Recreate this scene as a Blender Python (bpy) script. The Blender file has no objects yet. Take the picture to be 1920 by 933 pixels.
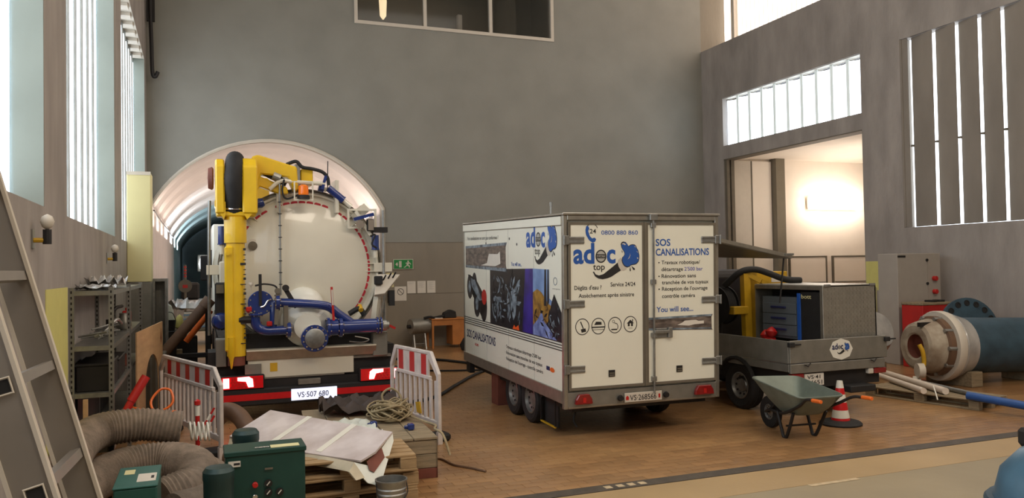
import bpy, bmesh, math, random
from mathutils import Vector, Matrix
random.seed(7)
PI = math.pi
SC = bpy.context.scene
COL = SC.collection
# ------------------------------------------------------------------ camera
yaw, pit, rol = math.radians(21.35), math.radians(1.29), math.radians(.966)
fwd = Vector((math.sin(yaw)*math.cos(pit), math.cos(yaw)*math.cos(pit), math.sin(pit)))
rgt = Vector((math.cos(yaw), -math.sin(yaw), 0)); upv = rgt.cross(fwd)
r2 = rgt*math.cos(rol) - upv*math.sin(rol); u2 = upv*math.cos(rol) + rgt*math.sin(rol)
cd = bpy.data.cameras.new('camera'); cam = bpy.data.objects.new('camera', cd); COL.objects.link(cam)
m = Matrix((r2, u2, -fwd)).transposed().to_4x4(); m.translation = (0, 0, 2.1); cam.matrix_world = m
cd.sensor_width = 36; cd.lens = 1500/1920*36; cd.clip_start = .05; cd.clip_end = 300
SC.camera = cam
# ------------------------------------------------------------------ world, light, exposure
w = bpy.data.worlds.new('world'); SC.world = w; w.use_nodes = True
w.node_tree.nodes['Background'].inputs[0].default_value = (.75, .85, 1, 1)
w.node_tree.nodes['Background'].inputs[1].default_value = .6
SC.view_settings.view_transform = 'Standard'; SC.view_settings.look = 'None'
SC.view_settings.gamma = 1; SC.view_settings.use_curve_mapping = False
SC.view_settings.exposure = 0.0
def area(name, loc, direction, sx, sy, power, color):
    l = bpy.data.lights.new(name, 'AREA'); l.shape = 'RECTANGLE'; l.size = sx; l.size_y = sy
    l.energy = power; l.color = color
    o = bpy.data.objects.new(name, l); COL.objects.link(o); o.location = loc
    o.rotation_euler = Vector(direction).to_track_quat('-Z', 'Y').to_euler()
    return o
WARM = (1, .86, .70); COOL = (.86, .95, 1)
area('hall_lamp', (3, -1.5, 11.3), (0.12, .35, -1), 5, 2.5, 480, WARM)
area('hall_lamp', (9.5, 0, 11.3), (0, .3, -1), 5, 2.5, 400, WARM)
area('hall_lamp', (7, 9.5, 12.1), (0, 0, -1), 6, 4, 260, (1, .93, .84))
# tunnel lighting: uplights along the springing
for i in range(4):
    area('tunnel_lamp', (4.35, 22.6+i*3.2, 3.3), (-.9, 0, .9), 2.2, .2, 62, (1, .84, .74))
for i in range(3):
    area('tunnel_lamp', (-.9, 22.4+i*2.6, 3.2), (.35, 0, 1), 1.8, .15, 30, (1, .84, .74))
for i in range(4):
    area('tunnel_lamp', (-.9, 31+i*5, 3.2), (.5, 0, 1), 2, .2, 120, (.86, .94, 1))
# annexe lighting: first one added, unseen, for the hot spot on the wall
area('annexe_light', (18.9, 19.35, 3.95), (.0, 1, .0), 2.2, .3, 34, (1, .87, .76))
area('annexe_light', (17.5, 17, 2.6), (0, .2, 1), 2, 1, 95, (1, .87, .76))

# ------------------------------------------------------------------ materials
def lin(c): return tuple(((x/255)/12.92 if x/255 <= .04045 else ((x/255+.055)/1.055)**2.4) for x in c)
def M(name, rgb, rough=.6, metal=0, var=.12, scale=6, bump=0, bscale=None, emit=0, dark=None, stretch=None, coat=0, rnd=0, island=0, alpha=1, detail=6):
    mt = bpy.data.materials.new(name); mt.use_nodes = True
    nt = mt.node_tree; N = nt.nodes; L = nt.links; b = N['Principled BSDF']
    c = lin(rgb); b.inputs['Roughness'].default_value = rough; b.inputs['Metallic'].default_value = metal
    b.inputs['Coat Weight'].default_value = coat
    tc = N.new('ShaderNodeTexCoord'); mp = N.new('ShaderNodeMapping')
    L.new(tc.outputs['Object'], mp.inputs[0])
    if stretch: mp.inputs['Scale'].default_value = stretch
    nz = N.new('ShaderNodeTexNoise'); nz.inputs['Scale'].default_value = scale; nz.inputs['Detail'].default_value = detail
    L.new(mp.outputs[0], nz.inputs['Vector'])
    mr = N.new('ShaderNodeMapRange'); mr.inputs[1].default_value = .3; mr.inputs[2].default_value = .7
    L.new(nz.outputs['Fac'], mr.inputs[0])
    mx = N.new('ShaderNodeMix'); mx.data_type = 'RGBA'
    L.new(mr.outputs[0], mx.inputs[0])
    d = lin(dark) if dark else tuple(x*(1-var) for x in c)
    mx.inputs[6].default_value = (*d, 1); mx.inputs[7].default_value = (*(tuple(min(1, x*(1+var*.6)) for x in c) if not dark else c), 1)
    out = mx.outputs[2]
    if rnd or island:
        hs = N.new('ShaderNodeHueSaturation'); mr2 = N.new('ShaderNodeMapRange')
        a = rnd or island
        if island: src = N.new('ShaderNodeNewGeometry').outputs['Random Per Island']
        else: src = N.new('ShaderNodeObjectInfo').outputs['Random']
        L.new(src, mr2.inputs[0]); mr2.inputs[3].default_value = 1-a; mr2.inputs[4].default_value = 1+a*.6
        L.new(mr2.outputs[0], hs.inputs['Value']); L.new(out, hs.inputs['Color']); out = hs.outputs[0]
    L.new(out, b.inputs['Base Color'])
    if bump:
        bp = N.new('ShaderNodeBump'); bp.inputs['Strength'].default_value = bump; bp.inputs['Distance'].default_value = .02
        n2 = N.new('ShaderNodeTexNoise'); n2.inputs['Scale'].default_value = bscale or scale*6; n2.inputs['Detail'].default_value = 4
        L.new(mp.outputs[0], n2.inputs['Vector']); L.new(n2.outputs['Fac'], bp.inputs['Height']); L.new(bp.outputs[0], b.inputs['Normal'])
    if emit:
        b.inputs['Emission Color'].default_value = (*c, 1); b.inputs['Emission Strength'].default_value = emit
    if alpha < 1: b.inputs['Alpha'].default_value = alpha
    return mt
m_paint = M('grey_wall_paint', (137, 136, 128), .75, var=.08, scale=1.2, bump=.08, bscale=30)
m_conc = M('board_marked_concrete', (156, 149, 143), .85, var=.22, scale=2.2, bump=.3, bscale=22, stretch=(1, 1, .35))
m_concw = M('bare_concrete', (138, 130, 116), .85, var=.16, scale=1.0, bump=.25, bscale=18, stretch=(1, 1, .3))
m_reveal = M('reveal_concrete', (138, 146, 138), .8, var=.1, scale=1.5, bump=.1)
m_blade = M('louver_concrete', (140, 132, 122), .8, var=.16, scale=1.4, bump=.15, stretch=(1, 1, .4))
m_floorb = M('floor_joint_bed', (134, 106, 72), .9, var=.2, scale=5)
m_block = M('terracotta_floor_block', (172, 134, 90), .28, scale=.6, dark=(130, 94, 62), bump=.05, bscale=60, island=.15)
m_block1 = M('terracotta_floor_block_near', (172, 134, 90), .28, scale=1.5, dark=(130, 94, 62), bump=.05, bscale=60, rnd=.2)
m_slab = M('worn_floor_screed', (164, 138, 98), .5, var=.14, scale=.8, bump=.08, bscale=30)
m_grey_slab = M('grey_floor_screed', (144, 130, 102), .45, var=.12, scale=.9, bump=.08)
m_strip = M('dark_floor_rail', (74, 66, 56), .6, var=.35, scale=7, bump=.2)
m_day = M('daylit_glass', (235, 245, 255), .4, emit=2.7, var=0)
m_dayw = M('daylit_glass_warm', (255, 240, 228), .4, emit=2.6, var=0)
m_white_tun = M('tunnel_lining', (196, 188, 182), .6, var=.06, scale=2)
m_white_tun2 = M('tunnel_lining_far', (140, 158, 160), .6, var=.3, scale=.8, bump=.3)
m_frame = M('white_window_frame', (198, 190, 176), .5, var=.04)
m_dim = M('dim_room_plaster', (120, 112, 96), .9, var=.05)
m_annex = M('annexe_plaster', (232, 222, 208), .8, var=.03, scale=2)
m_white = M('white_paint', (222, 220, 208), .35, var=.04, scale=3, coat=.3)
m_tank = M('tank_white_paint', (216, 210, 192), .28, var=.05, scale=2, coat=.4)
m_trail = M('trailer_white_skin', (226, 224, 208), .4, var=.03, scale=2, bump=.03, bscale=3)
m_alu = M('brushed_aluminium', (168, 164, 154), .38, .85, var=.14, scale=9)
m_alud = M('dull_aluminium', (138, 136, 128), .45, .6, var=.14, scale=6, bump=.05)
m_seal = M('grey_door_seal', (104, 96, 82), .7, var=.12)
m_steel = M('galvanised_steel', (150, 150, 146), .4, .8, var=.2, scale=14)
m_chrome = M('chrome', (214, 210, 204), .12, 1, var=.03)
m_black = M('black_rubber', (26, 25, 25), .7, var=.3, scale=8, bump=.1)
m_dark = M('dark_chassis', (34, 31, 30), .6, .2, var=.3, scale=5)
m_yel = M('crane_yellow', (226, 184, 28), .35, var=.1, scale=4, coat=.4)
m_yeld = M('dull_yellow', (198, 156, 30), .5, var=.15, scale=4)
m_blue = M('pipe_blue', (20, 46, 112), .25, var=.12, scale=4, coat=.5)
m_blued = M('valve_blue', (52, 76, 90), .5, var=.35, scale=4, bump=.1)
m_red = M('red_paint', (178, 28, 24), .4, var=.12, scale=5)
m_redr = M('red_reflector', (196, 24, 28), .35, var=.08, scale=20)
m_dash = M('red_marking', (176, 28, 44), .5, var=.05)
m_lampr = M('tail_lamp_red', (150, 10, 14), .2, var=.2, scale=60, coat=.6, emit=.8)
m_lampd = M('unlit_lamp_red', (128, 14, 16), .25, var=.2, scale=60, coat=.6)
m_glow = M('lit_tail_lamp', (255, 96, 96), .3, var=0, emit=16)
m_glow2 = M('lit_plate', (225, 230, 255), .4, var=0, emit=.9)  # light falling on the plate is put into its own emission
m_orange = M('orange_plastic', (224, 104, 30), .35, var=.06, coat=.3)
m_beacon = M('amber_beacon', (224, 110, 20), .2, var=.15, coat=.6, emit=.25)
m_greenb = M('green_machine_paint', (20, 62, 54), .45, var=.12, scale=5)
m_greend = M('dark_green_motor', (34, 60, 60), .45, .2, var=.15, scale=8)
m_ladder = M('ladder_aluminium', (150, 144, 136), .45, .55, var=.12, scale=5)
m_duct = M('duct_fabric', (134, 120, 106), .8, var=.28, scale=10, bump=.3, bscale=40)
m_ductd = M('brown_hose', (104, 78, 58), .6, var=.2, scale=6)
m_wood = M('pallet_wood', (158, 130, 92), .8, var=.25, scale=5, stretch=(1, 6, 6), bump=.15)
m_woodd = M('old_crate_wood', (138, 122, 96), .85, var=.3, scale=4, stretch=(1, 5, 8), bump=.2)
m_ply = M('plywood', (192, 156, 116), .75, var=.14, scale=3, stretch=(1, 1, 4))
m_desk = M('orange_desk_wood', (178, 112, 54), .5, var=.2, scale=4)
m_board = M('white_coated_board', (210, 200, 198), .42, var=.14, scale=3.5, dark=(172, 158, 154), coat=.2)
m_boardw = M('beige_board_edge', (190, 178, 152), .7, var=.18, scale=6)
m_rust = M('red_brown_primer', (112, 60, 46), .7, var=.25, scale=5)
m_barr = M('white_barrier_plastic', (206, 196, 188), .45, var=.14, scale=7)
m_barred = M('barrier_red_patch', (186, 34, 34), .4, var=.08)
m_rope = M('rope_hemp', (158, 142, 110), .9, var=.25, scale=40, bump=.3)
m_sheet = M('white_plastic_sheet', (206, 210, 200), .35, var=.1, scale=6, coat=.3)
m_tarp = M('clear_plastic_wrap', (168, 166, 162), .3, var=.3, scale=4, coat=.5)
m_cream = M('cream_panel', (216, 208, 156), .6, var=.06, scale=1.5)
m_pyel = M('pale_yellow_paint', (206, 200, 120), .7, var=.05)
m_cab = M('grey_cabinet', (160, 152, 142), .5, var=.04)
m_text = M('black_print', (34, 32, 32), .6, var=0)
m_tblue = M('blue_print', (36, 84, 160), .5, var=.03)
m_tviol = M('violet_print', (96, 96, 168), .5, var=.03)
m_navy = M('navy_print', (30, 38, 84), .6, var=.03)
m_gprint = M('grey_print', (170, 168, 160), .6, var=.03)
m_pblack = M('photo_print_black', (20, 20, 26), .35, dark=(34, 34, 42), scale=5)
m_pviol = M('photo_print_violet', (62, 44, 150), .35, dark=(30, 22, 84), scale=4)
m_pyell = M('photo_print_ochre', (180, 136, 54), .4, dark=(100, 70, 34), scale=8)
m_psky = M('photo_print_sky', (140, 170, 214), .4, dark=(96, 124, 170), scale=3)
m_pblue = M('photo_print_cloth', (142, 160, 214), .4, dark=(60, 74, 130), scale=7)
m_psteel = M('photo_print_steel', (150, 166, 178), .4, dark=(40, 50, 60), scale=9)
m_ppipe = M('photo_print_pipe', (130, 116, 106), .4, dark=(48, 40, 38), scale=7, stretch=(1, 1, 3))
m_exit = M('exit_sign_green', (16, 116, 52), .5, var=.03, emit=.08)
m_paper = M('paper', (214, 208, 196), .8, var=.04)
m_barrow = M('barrow_green_grey', (112, 122, 112), .45, .3, var=.18, scale=6)
m_checker = M('checker_plate', (150, 146, 136), .4, .6, var=.1, scale=9)
m_bgrey = M('drawer_grey', (94, 102, 108), .5, var=.06)
m_bblue = M('cabinet_blue', (28, 86, 176), .4, var=.05)
m_pvc = M('white_pipe', (214, 200, 184), .4, var=.08, scale=5)
m_cyan = M('white_blue_stripe', (186, 204, 222), .5, var=.05)
m_glass = M('window_glass', (60, 62, 58), .08, var=0, alpha=.25)
m_lamp = M('floodlight_face', (255, 244, 230), .4, var=0, emit=14)

# ------------------------------------------------------------------ helpers
WM = {}
def wm(o): return WM[o.name] if o is not None else Matrix.Identity(4)
def thing(name, label, cat, loc=(0, 0, 0), rz=0, group=None, mat4=None):
    o = bpy.data.objects.new(name, None); COL.objects.link(o); o.empty_display_size = .1
    m4 = mat4 if mat4 is not None else Matrix.Translation(loc) @ Matrix.Rotation(rz, 4, 'Z')
    o.matrix_world = m4; WM[o.name] = m4.copy()
    tag(o, label, cat, group); return o
def tag(o, label=None, cat=None, group=None, kind=None):
    if label: o['label'] = label
    if cat: o['category'] = cat
    if group: o['group'] = group
    if kind: o['kind'] = kind
    return o
class MB:
    def __init__(s): s.v = []; s.f = []
    def add(s, vs, fs):
        n = len(s.v); s.v += [Vector(p) for p in vs]; s.f += [tuple(i+n for i in f) for f in fs]; return s
    def box(s, x0, x1, y0, y1, z0, z1, M4=None):
        vs = [Vector((x, y, z)) for x in (x0, x1) for y in (y0, y1) for z in (z0, z1)]
        if M4 is not None: vs = [M4 @ p for p in vs]
        return s.add(vs, [(0, 1, 3, 2), (4, 6, 7, 5), (0, 4, 5, 1), (2, 3, 7, 6), (0, 2, 6, 4), (1, 5, 7, 3)])
    def bar(s, a, b, w, h, up=(0, 0, 1)):
        a = Vector(a); b = Vector(b); d = (b-a); L = d.length; d.normalize(); u = Vector(up)
        x = d.cross(u)
        if x.length < 1e-4: x = d.cross(Vector((1, 0, 0)))
        x.normalize(); z = x.cross(d)
        m4 = Matrix((x, d, z)).transposed().to_4x4(); m4.translation = a
        return s.box(-w/2, w/2, 0, L, -h/2, h/2, m4)
    def rings(s, rr, cap=True, closed=False):
        n = len(rr[0]); vs = [p for r in rr for p in r]; fs = []; k = len(rr)
        for i in range(k if closed else k-1):
            j = (i+1) % k
            for q in range(n): fs.append((i*n+q, i*n+(q+1) % n, j*n+(q+1) % n, j*n+q))
        if cap and not closed: fs += [tuple(range(n))[::-1], tuple((k-1)*n+q for q in range(n))]
        return s.add(vs, fs)
    def tube(s, pts, r, n=10, closed=False, cap=True):
        pts = [Vector(p) for p in pts]; k = len(pts); rr = []; prev = None
        for i, p in enumerate(pts):
            if closed: t = pts[(i+1) % k]-pts[i-1]
            else: t = pts[min(i+1, k-1)]-pts[max(i-1, 0)]
            t.normalize()
            if prev is None:
                x = t.cross(Vector((0, 0, 1)));
                if x.length < .05: x = t.cross(Vector((1, 0, 0)))
            else: x = prev - t*prev.dot(t)
            x.normalize(); prev = x; y = t.cross(x); q = r(i/(k-1)) if callable(r) else (r[i] if isinstance(r, (list, tuple)) else r)
            rr.append([p + x*math.cos(2*PI*a/n)*q + y*math.sin(2*PI*a/n)*q for a in range(n)])
        return s.rings(rr, cap, closed)
    def cyl(s, a, b, r, rb=None, n=16): return s.tube([a, b], [r, rb if rb is not None else r], n)
    def lathe(s, prof, o, ax, n=24, cap=True):
        o = Vector(o); ax = Vector(ax).normalized(); x = ax.cross(Vector((0, 0, 1)))
        if x.length < .05: x = Vector((1, 0, 0))
        x.normalize(); y = ax.cross(x)
        return s.rings([[o + ax*h + (x*math.cos(2*PI*a/n) + y*math.sin(2*PI*a/n))*max(r, 1e-4) for a in range(n)] for r, h in prof], cap)
    def prism(s, poly, axis, a, b):
        k = {'x': lambda p, t: (t, p[0], p[1]), 'y': lambda p, t: (p[0], t, p[1]), 'z': lambda p, t: (p[0], p[1], t)}[axis]
        n = len(poly); vs = [k(p, a) for p in poly] + [k(p, b) for p in poly]
        return s.add(vs, [tuple(range(n))[::-1], tuple(range(n, 2*n))] + [(i, (i+1) % n, n+(i+1) % n, n+i) for i in range(n)])
    def frame(s, x0, x1, z0, z1, w, y0, y1):   # rectangular frame in the xz plane
        s.box(x0, x1, y0, y1, z0, z0+w); s.box(x0, x1, y0, y1, z1-w, z1)
        s.box(x0, x0+w, y0, y1, z0+w, z1-w); return s.box(x1-w, x1, y0, y1, z0+w, z1-w)
    def build(s, name, mat, parent=None, world=False, smooth=None, bevel=0, label=None, cat=None, group=None, kind=None):
        vs = s.v
        me = bpy.data.meshes.new(name)
        if parent is not None:
            if world: inv = wm(parent).inverted(); vs = [inv @ p for p in vs]
            o_m = Matrix.Identity(4)
        else:
            if kind == 'structure' and not cat: o_m = Matrix.Identity(4)
            else:
                c = Vector((sum(p.x for p in vs)/len(vs), sum(p.y for p in vs)/len(vs), min(p.z for p in vs)))
                vs = [p-c for p in vs]; o_m = Matrix.Translation(c)
        me.from_pydata([tuple(p) for p in vs], [], s.f)
        bm = bmesh.new(); bm.from_mesh(me); bmesh.ops.recalc_face_normals(bm, faces=bm.faces)
        if bevel: bmesh.ops.bevel(bm, geom=[e for e in bm.edges if len(e.link_faces) == 2 and e.calc_face_angle(0) > .6], offset=bevel, segments=1, affect='EDGES')
        bm.to_mesh(me); bm.free()
        if smooth:
            me.polygons.foreach_set('use_smooth', [True]*len(me.polygons)); me.set_sharp_from_angle(angle=math.radians(smooth if smooth > 1 else 35))
        if isinstance(mat, (list, tuple)):
            for q in mat: me.materials.append(q)
        else: me.materials.append(mat)
        o = bpy.data.objects.new(name, me); COL.objects.link(o)
        if parent is not None: o.parent = parent; WM[o.name] = wm(parent).copy()
        else: o.matrix_world = o_m; WM[o.name] = o_m.copy()
        tag(o, label, cat, group, kind); return o
def struct(name, mb, mat, **k): return mb.build(name, mat, kind='structure', **k)
def dup(o, parent=None):
    c = o.copy(); COL.objects.link(c)
    if parent is not None: c.parent = parent
    WM[c.name] = wm(o).copy()
    for ch in [x for x in bpy.data.objects if x.parent == o]: dup(ch, c)
    return c
def flat(polys, org, right, up, lift=.002):
    """thin printed shapes: polys of (u,v) metres, on a plane"""
    mb = MB(); org = Vector(org); right = Vector(right); up = Vector(up); nrm = right.cross(up)
    for p in polys:
        n = len(p); a = [org+right*q[0]+up*q[1]+nrm*(lift-.0015) for q in p]; b = [q+nrm*.0015 for q in a]
        mb.add(a+b, [tuple(range(n))[::-1], tuple(range(n, 2*n))] + [(i, (i+1) % n, n+(i+1) % n, n+i) for i in range(n)])
    return mb
def ringpoly(cx, cy, rx, ry, w, n=28):
    return [[(cx+rx*math.cos(a)*k, cy+ry*math.sin(a)*k) for a, k in ((2*PI*i/n, 1), (2*PI*(i+1)/n, 1), (2*PI*(i+1)/n, 1-w/rx), (2*PI*i/n, 1-w/rx))] for i in range(n)]
def disc(cx, cy, rx, ry=None, n=24): ry = ry or rx; return [(cx+rx*math.cos(2*PI*i/n), cy+ry*math.sin(2*PI*i/n)) for i in range(n)]
def text(s, parent, mat, org, right, up, width, cap, bold=.012, name='lettering', lift=.002):
    cu = bpy.data.curves.new('t', 'FONT'); cu.body = s; cu.offset = bold; cu.resolution_u = 3
    to = bpy.data.objects.new('t', cu); COL.objects.link(to)
    dg = bpy.context.evaluated_depsgraph_get(); me = bpy.data.meshes.new_from_object(to.evaluated_get(dg))
    bpy.data.objects.remove(to)
    xs = [v.co.x for v in me.vertices]; x0, x1 = min(xs), max(xs)
    right = Vector(right); up = Vector(up); nr = right.cross(up); org = Vector(org)
    sx = width/(x1-x0); sy = cap/.70
    for v in me.vertices: v.co = org + right*((v.co.x-x0)*sx) + up*(v.co.y*sy) + nr*lift
    me.name = name; me.materials.clear(); me.materials.append(mat)
    o = bpy.data.objects.new(name, me); COL.objects.link(o)
    if parent is not None: o.parent = parent; WM[o.name] = wm(parent).copy()
    return o
def bez(pts, n=8):
    """Catmull-Rom through pts"""
    P = [Vector(p) for p in pts]; P = [P[0]*2-P[1]] + P + [P[-1]*2-P[-2]]; out = []
    for i in range(1, len(P)-2):
        for k in range(n):
            t = k/n; a, b, c, d = P[i-1:i+3]
            out.append(.5*((2*b)+(c-a)*t+(2*a-5*b+4*c-d)*t*t+(3*b-a-3*c+d)*t**3))
    return out+[P[-2]]
XL, XR, YB = -1.163, 14.681, 21.03
# ================================================================== SETTING
# ---- floor
fl = struct('floor', MB().box(-1.6, 22, -6, 6.66, -.3, 0).box(-1.6, 22, 6.66, 21.0, -.3, -.012).box(-1.3, 4.8, 21.0, 62, -.3, -.004).box(14.6, 22.3, 12.8, 20.3, -.2, -.002), m_floorb)
MB().box(-1.2, 14.7, -6, 6.06, -.001, .004).build('floor_screed', m_grey_slab, fl)
MB().box(-1.2, 14.7, 6.06, 6.66, -.001, .006).build('floor_screed', m_slab, fl)
MB().box(-1.2, 14.7, 6.69, 6.87, -.012, .003).build('floor_rail', m_strip, fl)
MB().box(-1.1, 4.6, 21.0, 60, -.004, .002).build('tunnel_screed', m_slab, fl)
mk = MB(); mk.box(5.31, 5.9, 6.0, 6.06, .0061, .0075); m_worn = M('worn_floor_paint', (190, 170, 136), .6, var=.25, scale=12)
mk.build('painted_dash', m_worn, fl)
mk = MB()
for x in (3.55, 3.68, 3.8, 3.92): mk.box(x, x+.07, 6.74, 6.82, .003, .0045)
mk.build('painted_mark', m_worn, fl)
bw, bd = .24, .115
base_bm = MB().add([(-.1192, -.0568, -.012), (.1192, -.0568, -.012), (.1192, .0568, -.012), (-.1192, .0568, -.012), (-.1178, -.0554, .001), (.1178, -.0554, .001), (.1178, .0554, .001), (-.1178, .0554, .001)],
                   [(4, 5, 6, 7), (0, 1, 5, 4), (1, 2, 6, 5), (2, 3, 7, 6), (3, 0, 4, 7)])
many = MB(); cnt = 0; proto = None; y = 6.88+bd/2; row = 0
while y < 21.0:
    x = -1.2+bw/2 + (row % 2)*bw/2
    while x < 14.6:
        dz = random.uniform(-.0006, .0006)
        if row < 8 and 1.9 < x < 10.4 and cnt < 290:
            if proto is None:
                proto = base_bm.build('floor_block', m_block1, fl); o = proto
            else: o = proto.copy(); COL.objects.link(o)
            o.location = (x, y, dz); cnt += 1
        else: many.add([(p.x+x, p.y+y, p.z+dz) for p in base_bm.v], base_bm.f)
        x += bw
    y += bd; row += 1
many.build('floor_block', m_block, fl, kind='stuff')
# ---- tunnel profile
cxT, R, cz = 1.735, 3.198, 2.202
def arc(rad=R, n=26, z0=3.72):
    a0 = math.acos(2.815/3.198)
    return [(cxT-rad*math.cos(a0+(PI-2*a0)*i/n), cz+rad*math.sin(a0+(PI-2*a0)*i/n)) for i in range(n+1)]
# ---- back wall, split where the paint starts
ax = arc()
wb = struct('wall_back', MB()
    .prism([(XL-.4, 0), (-1.08, 0), (-1.08, 3.72)]+ax+[(4.55, 3.72), (4.55, 0), (16, 0), (16, 8.6), (XL-.4, 8.6)], 'y', YB, YB+.4)
    .box(XL-.4, 3.85, YB, YB+.4, 8.6, 12.5).box(9.62, 16, YB, YB+.4, 8.6, 12.5).box(3.85, 9.62, YB, YB+.4, 10.6, 12.5), m_concw)
MB().prism([(XL, 2.81), (-1.08, 2.81), (-1.08, 3.72)]+ax+[(4.55, 3.72), (4.55, 2.81), (14.68, 2.81), (14.68, 8.6), (XL, 8.6)], 'y', YB-.012, YB).box(XL, 3.85, YB-.012, YB, 8.6, 12.3).box(9.62, 14.68, YB-.012, YB, 8.6, 12.3).box(3.85, 9.62, YB-.012, YB, 10.6, 12.3).build('painted_render', m_paint, wb)
for zz in (1.42,): MB().box(4.6, 14.6, YB-.004, YB+.01, zz, zz+.012).build('shutter_joint', m_seal, wb)
# arch trim
tr = MB(); pts = [(-1.08, 0), (-1.08, 3.72)]+ax[1:-1]+[(4.55, 3.72), (4.55, 0)]
tr.tube([(p[0], YB-.02, p[1]) for p in pts], .045, 6)
struct('trim_1', tr, m_frame, smooth=40)
# tunnel lining
def lining(y0, y1, step, amp, per):
    rr = []; yy = y0
    while yy <= y1+1e-6:
        k = amp*abs(math.sin(PI*(yy-y0)/per)); a = arc(R+k)
        rr.append([Vector((-1.08-k*.6, yy, 0)), Vector((-1.08-k*.6, yy, 2.4))]+[Vector((p[0], yy, p[1])) for p in a]+[Vector((4.55+k*.6, yy, 2.4)), Vector((4.55+k*.6, yy, 0))]); yy += step
    mb = MB(); n = len(rr[0])
    vs = [p for r in rr for p in r]; fs = [(i*n+q, i*n+q+1, (i+1)*n+q+1, (i+1)*n+q) for i in range(len(rr)-1) for q in range(n-1)]
    return mb.add(vs, fs)
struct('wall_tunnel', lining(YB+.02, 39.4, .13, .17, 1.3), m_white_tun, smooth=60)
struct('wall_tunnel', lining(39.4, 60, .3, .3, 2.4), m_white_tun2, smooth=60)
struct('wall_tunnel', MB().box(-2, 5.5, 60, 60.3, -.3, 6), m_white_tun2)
t = thing('tunnel_light', 'thin white strip light high in the far end of the tunnel', 'light', (.2, 52, 2.2))
MB().lathe([(.001, 0), (.16, .1), (.24, .4), (.14, .8), (.001, .9)], (0, 0, 0), (0, 0, 1), 14).build('diffuser', m_day, t, smooth=50); MB().box(-.3, .3, .05, .12, -.05, .95).build('housing', m_frame, t)
tag(MB().tube(bez([(-1.02, 21.2, 3.62), (-1.02, 25, 3.58), (-1.02, 30, 3.6), (-1.02, 36, 3.55)]), .02, 6).build('cable', m_dark), 'thin dark cable along the springing of the tunnel vault', 'cable')
# ---- left wall with deep window openings
ops = [(-3.2, 1.45), (2.75, 7.38), (8.56, 13.19), (14.33, 20.35)]
wl = MB().box(XL-.7, XL, -6, YB, 0, 2.65).box(XL-.7, XL, -6, YB, 7.1, 12.5)
e = [-6]+[q for o_ in ops for q in o_]+[YB]
for i in range(0, len(e), 2): wl.box(XL-.7, XL, e[i], e[i+1], 2.65, 7.1)
wallL = struct('wall_left', wl, m_conc)
for i, (a, b) in enumerate(ops):
    wi = struct('window_%d' % (i+1), MB().box(-1.50, -1.44, a, b, 2.65, 2.71).box(-1.50, -1.44, a, b, 6.98, 7.1), m_alu)
    n = round((b-a)/.575); st = (b-a)/n; pane = None; mul = None
    for k in range(n):
        yc = a+st*(k+.5)
        if pane is None:
            ring = [[Vector((-1.40-.10*math.sin(PI*q/8), -st/2+.03+(st-.06)*q/8, z)) for z in (2.71, 6.98)] for q in range(9)]
            vs = [p for r in ring for p in r]+[p-Vector((.01, 0, 0)) for r in ring for p in r]
            fs = [(2*q, 2*q+1, 2*q+3, 2*q+2) for q in range(8)]+[(18+2*q, 20+2*q, 21+2*q, 19+2*q) for q in range(8)]
            pane = MB().add(vs, fs).build('pane', m_day, wi, smooth=60); o = pane
        else: o = pane.copy(); COL.objects.link(o)
        o.location = (0, yc, 0)
        if k:
            if mul is None: mul = MB().box(-1.43, -1.37, -.02, .02, 2.66, 7.05).build('mullion', m_alud, wi); o = mul
            else: o = mul.copy(); COL.objects.link(o)
            o.location = (0, a+st*k, 0)
    MB().box(-1.7, XL-.002, b-.012, b-.001, 2.652, 7.098).build('reveal', m_reveal, wi)
    MB().box(-1.43, XL-.002, a, b, 7.085, 7.099).build('soffit', m_frame, wi)
    so = MB()
    for k in range(n): so.box(-1.42, -1.20, a+st*k+.02, a+st*k+.30, 7.02, 7.086)
    so.build('soffit_baffle', m_frame, wi)
# ---- right wall
yj0, yj1 = 14.6, 19.98
wr = MB().box(XR, XR+.35, -6, yj0, 0, 2.83).box(XR, XR+.35, -6, 5.4, 2.83, 7.05).box(XR, XR+.35, 13.45, yj0, 2.83, 7.05).box(XR, XR+.35, -6, YB, 7.05, 8.5)
wr.box(XR, XR+.35, yj1, YB, 0, 7.05).box(XR, XR+.35, yj0, yj1, 5.22, 5.62)
wr.box(XR, XR+1.1, -6, YB, 8.5, 8.72)
wallR = struct('wall_right', wr, m_conc)
# transom of curved profiled glass
m_mullion_glow = M('glowing_mullion', (226, 236, 234), .5, emit=.30, var=0)  # daylight from behind the mullions painted in as emission
wi = struct('window_5', MB().box(XR+.04, XR+.30, yj0, yj1, 7.035, 7.05).box(XR+.16, XR+.3, yj0, yj1, 5.62, 5.64), m_frame)
n = 10; st = (yj1-yj0)/n; pane = post = None
for k in range(n):
    ring = [[Vector((XR+.16+.13*math.sin(PI*q/10), -st/2+.03+(st-.06)*q/10, z)) for z in (5.625, 6.99)] for q in range(11)]
    if pane is None:
        vs = [p for r in ring for p in r]+[p+Vector((.01, 0, 0)) for r in ring for p in r]
        pane = MB().add(vs, [(2*q, 2*q+1, 2*q+3, 2*q+2) for q in range(10)]+[(22+2*q, 24+2*q, 25+2*q, 23+2*q) for q in range(10)]).build('pane', m_day, wi, smooth=60); o = pane
    else: o = pane.copy(); COL.objects.link(o)
    o.location = (0, yj0+st*(k+.5), 0)
    if k:
        if post is None: post = MB().box(XR+.135, XR+.15, -.048, .048, 5.63, 7.03).build('mullion', m_mullion_glow, wi); o = post
        else: o = post.copy(); COL.objects.link(o)
        o.location = (0, yj0+st*k, 0)
rl = []
for q in range(81):
    yy = yj0+(yj1-yj0)*q/80; rl.append((XR+.16+.13*abs(math.sin(PI*(yy-yj0)/st)), yy, 7.0))
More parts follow.
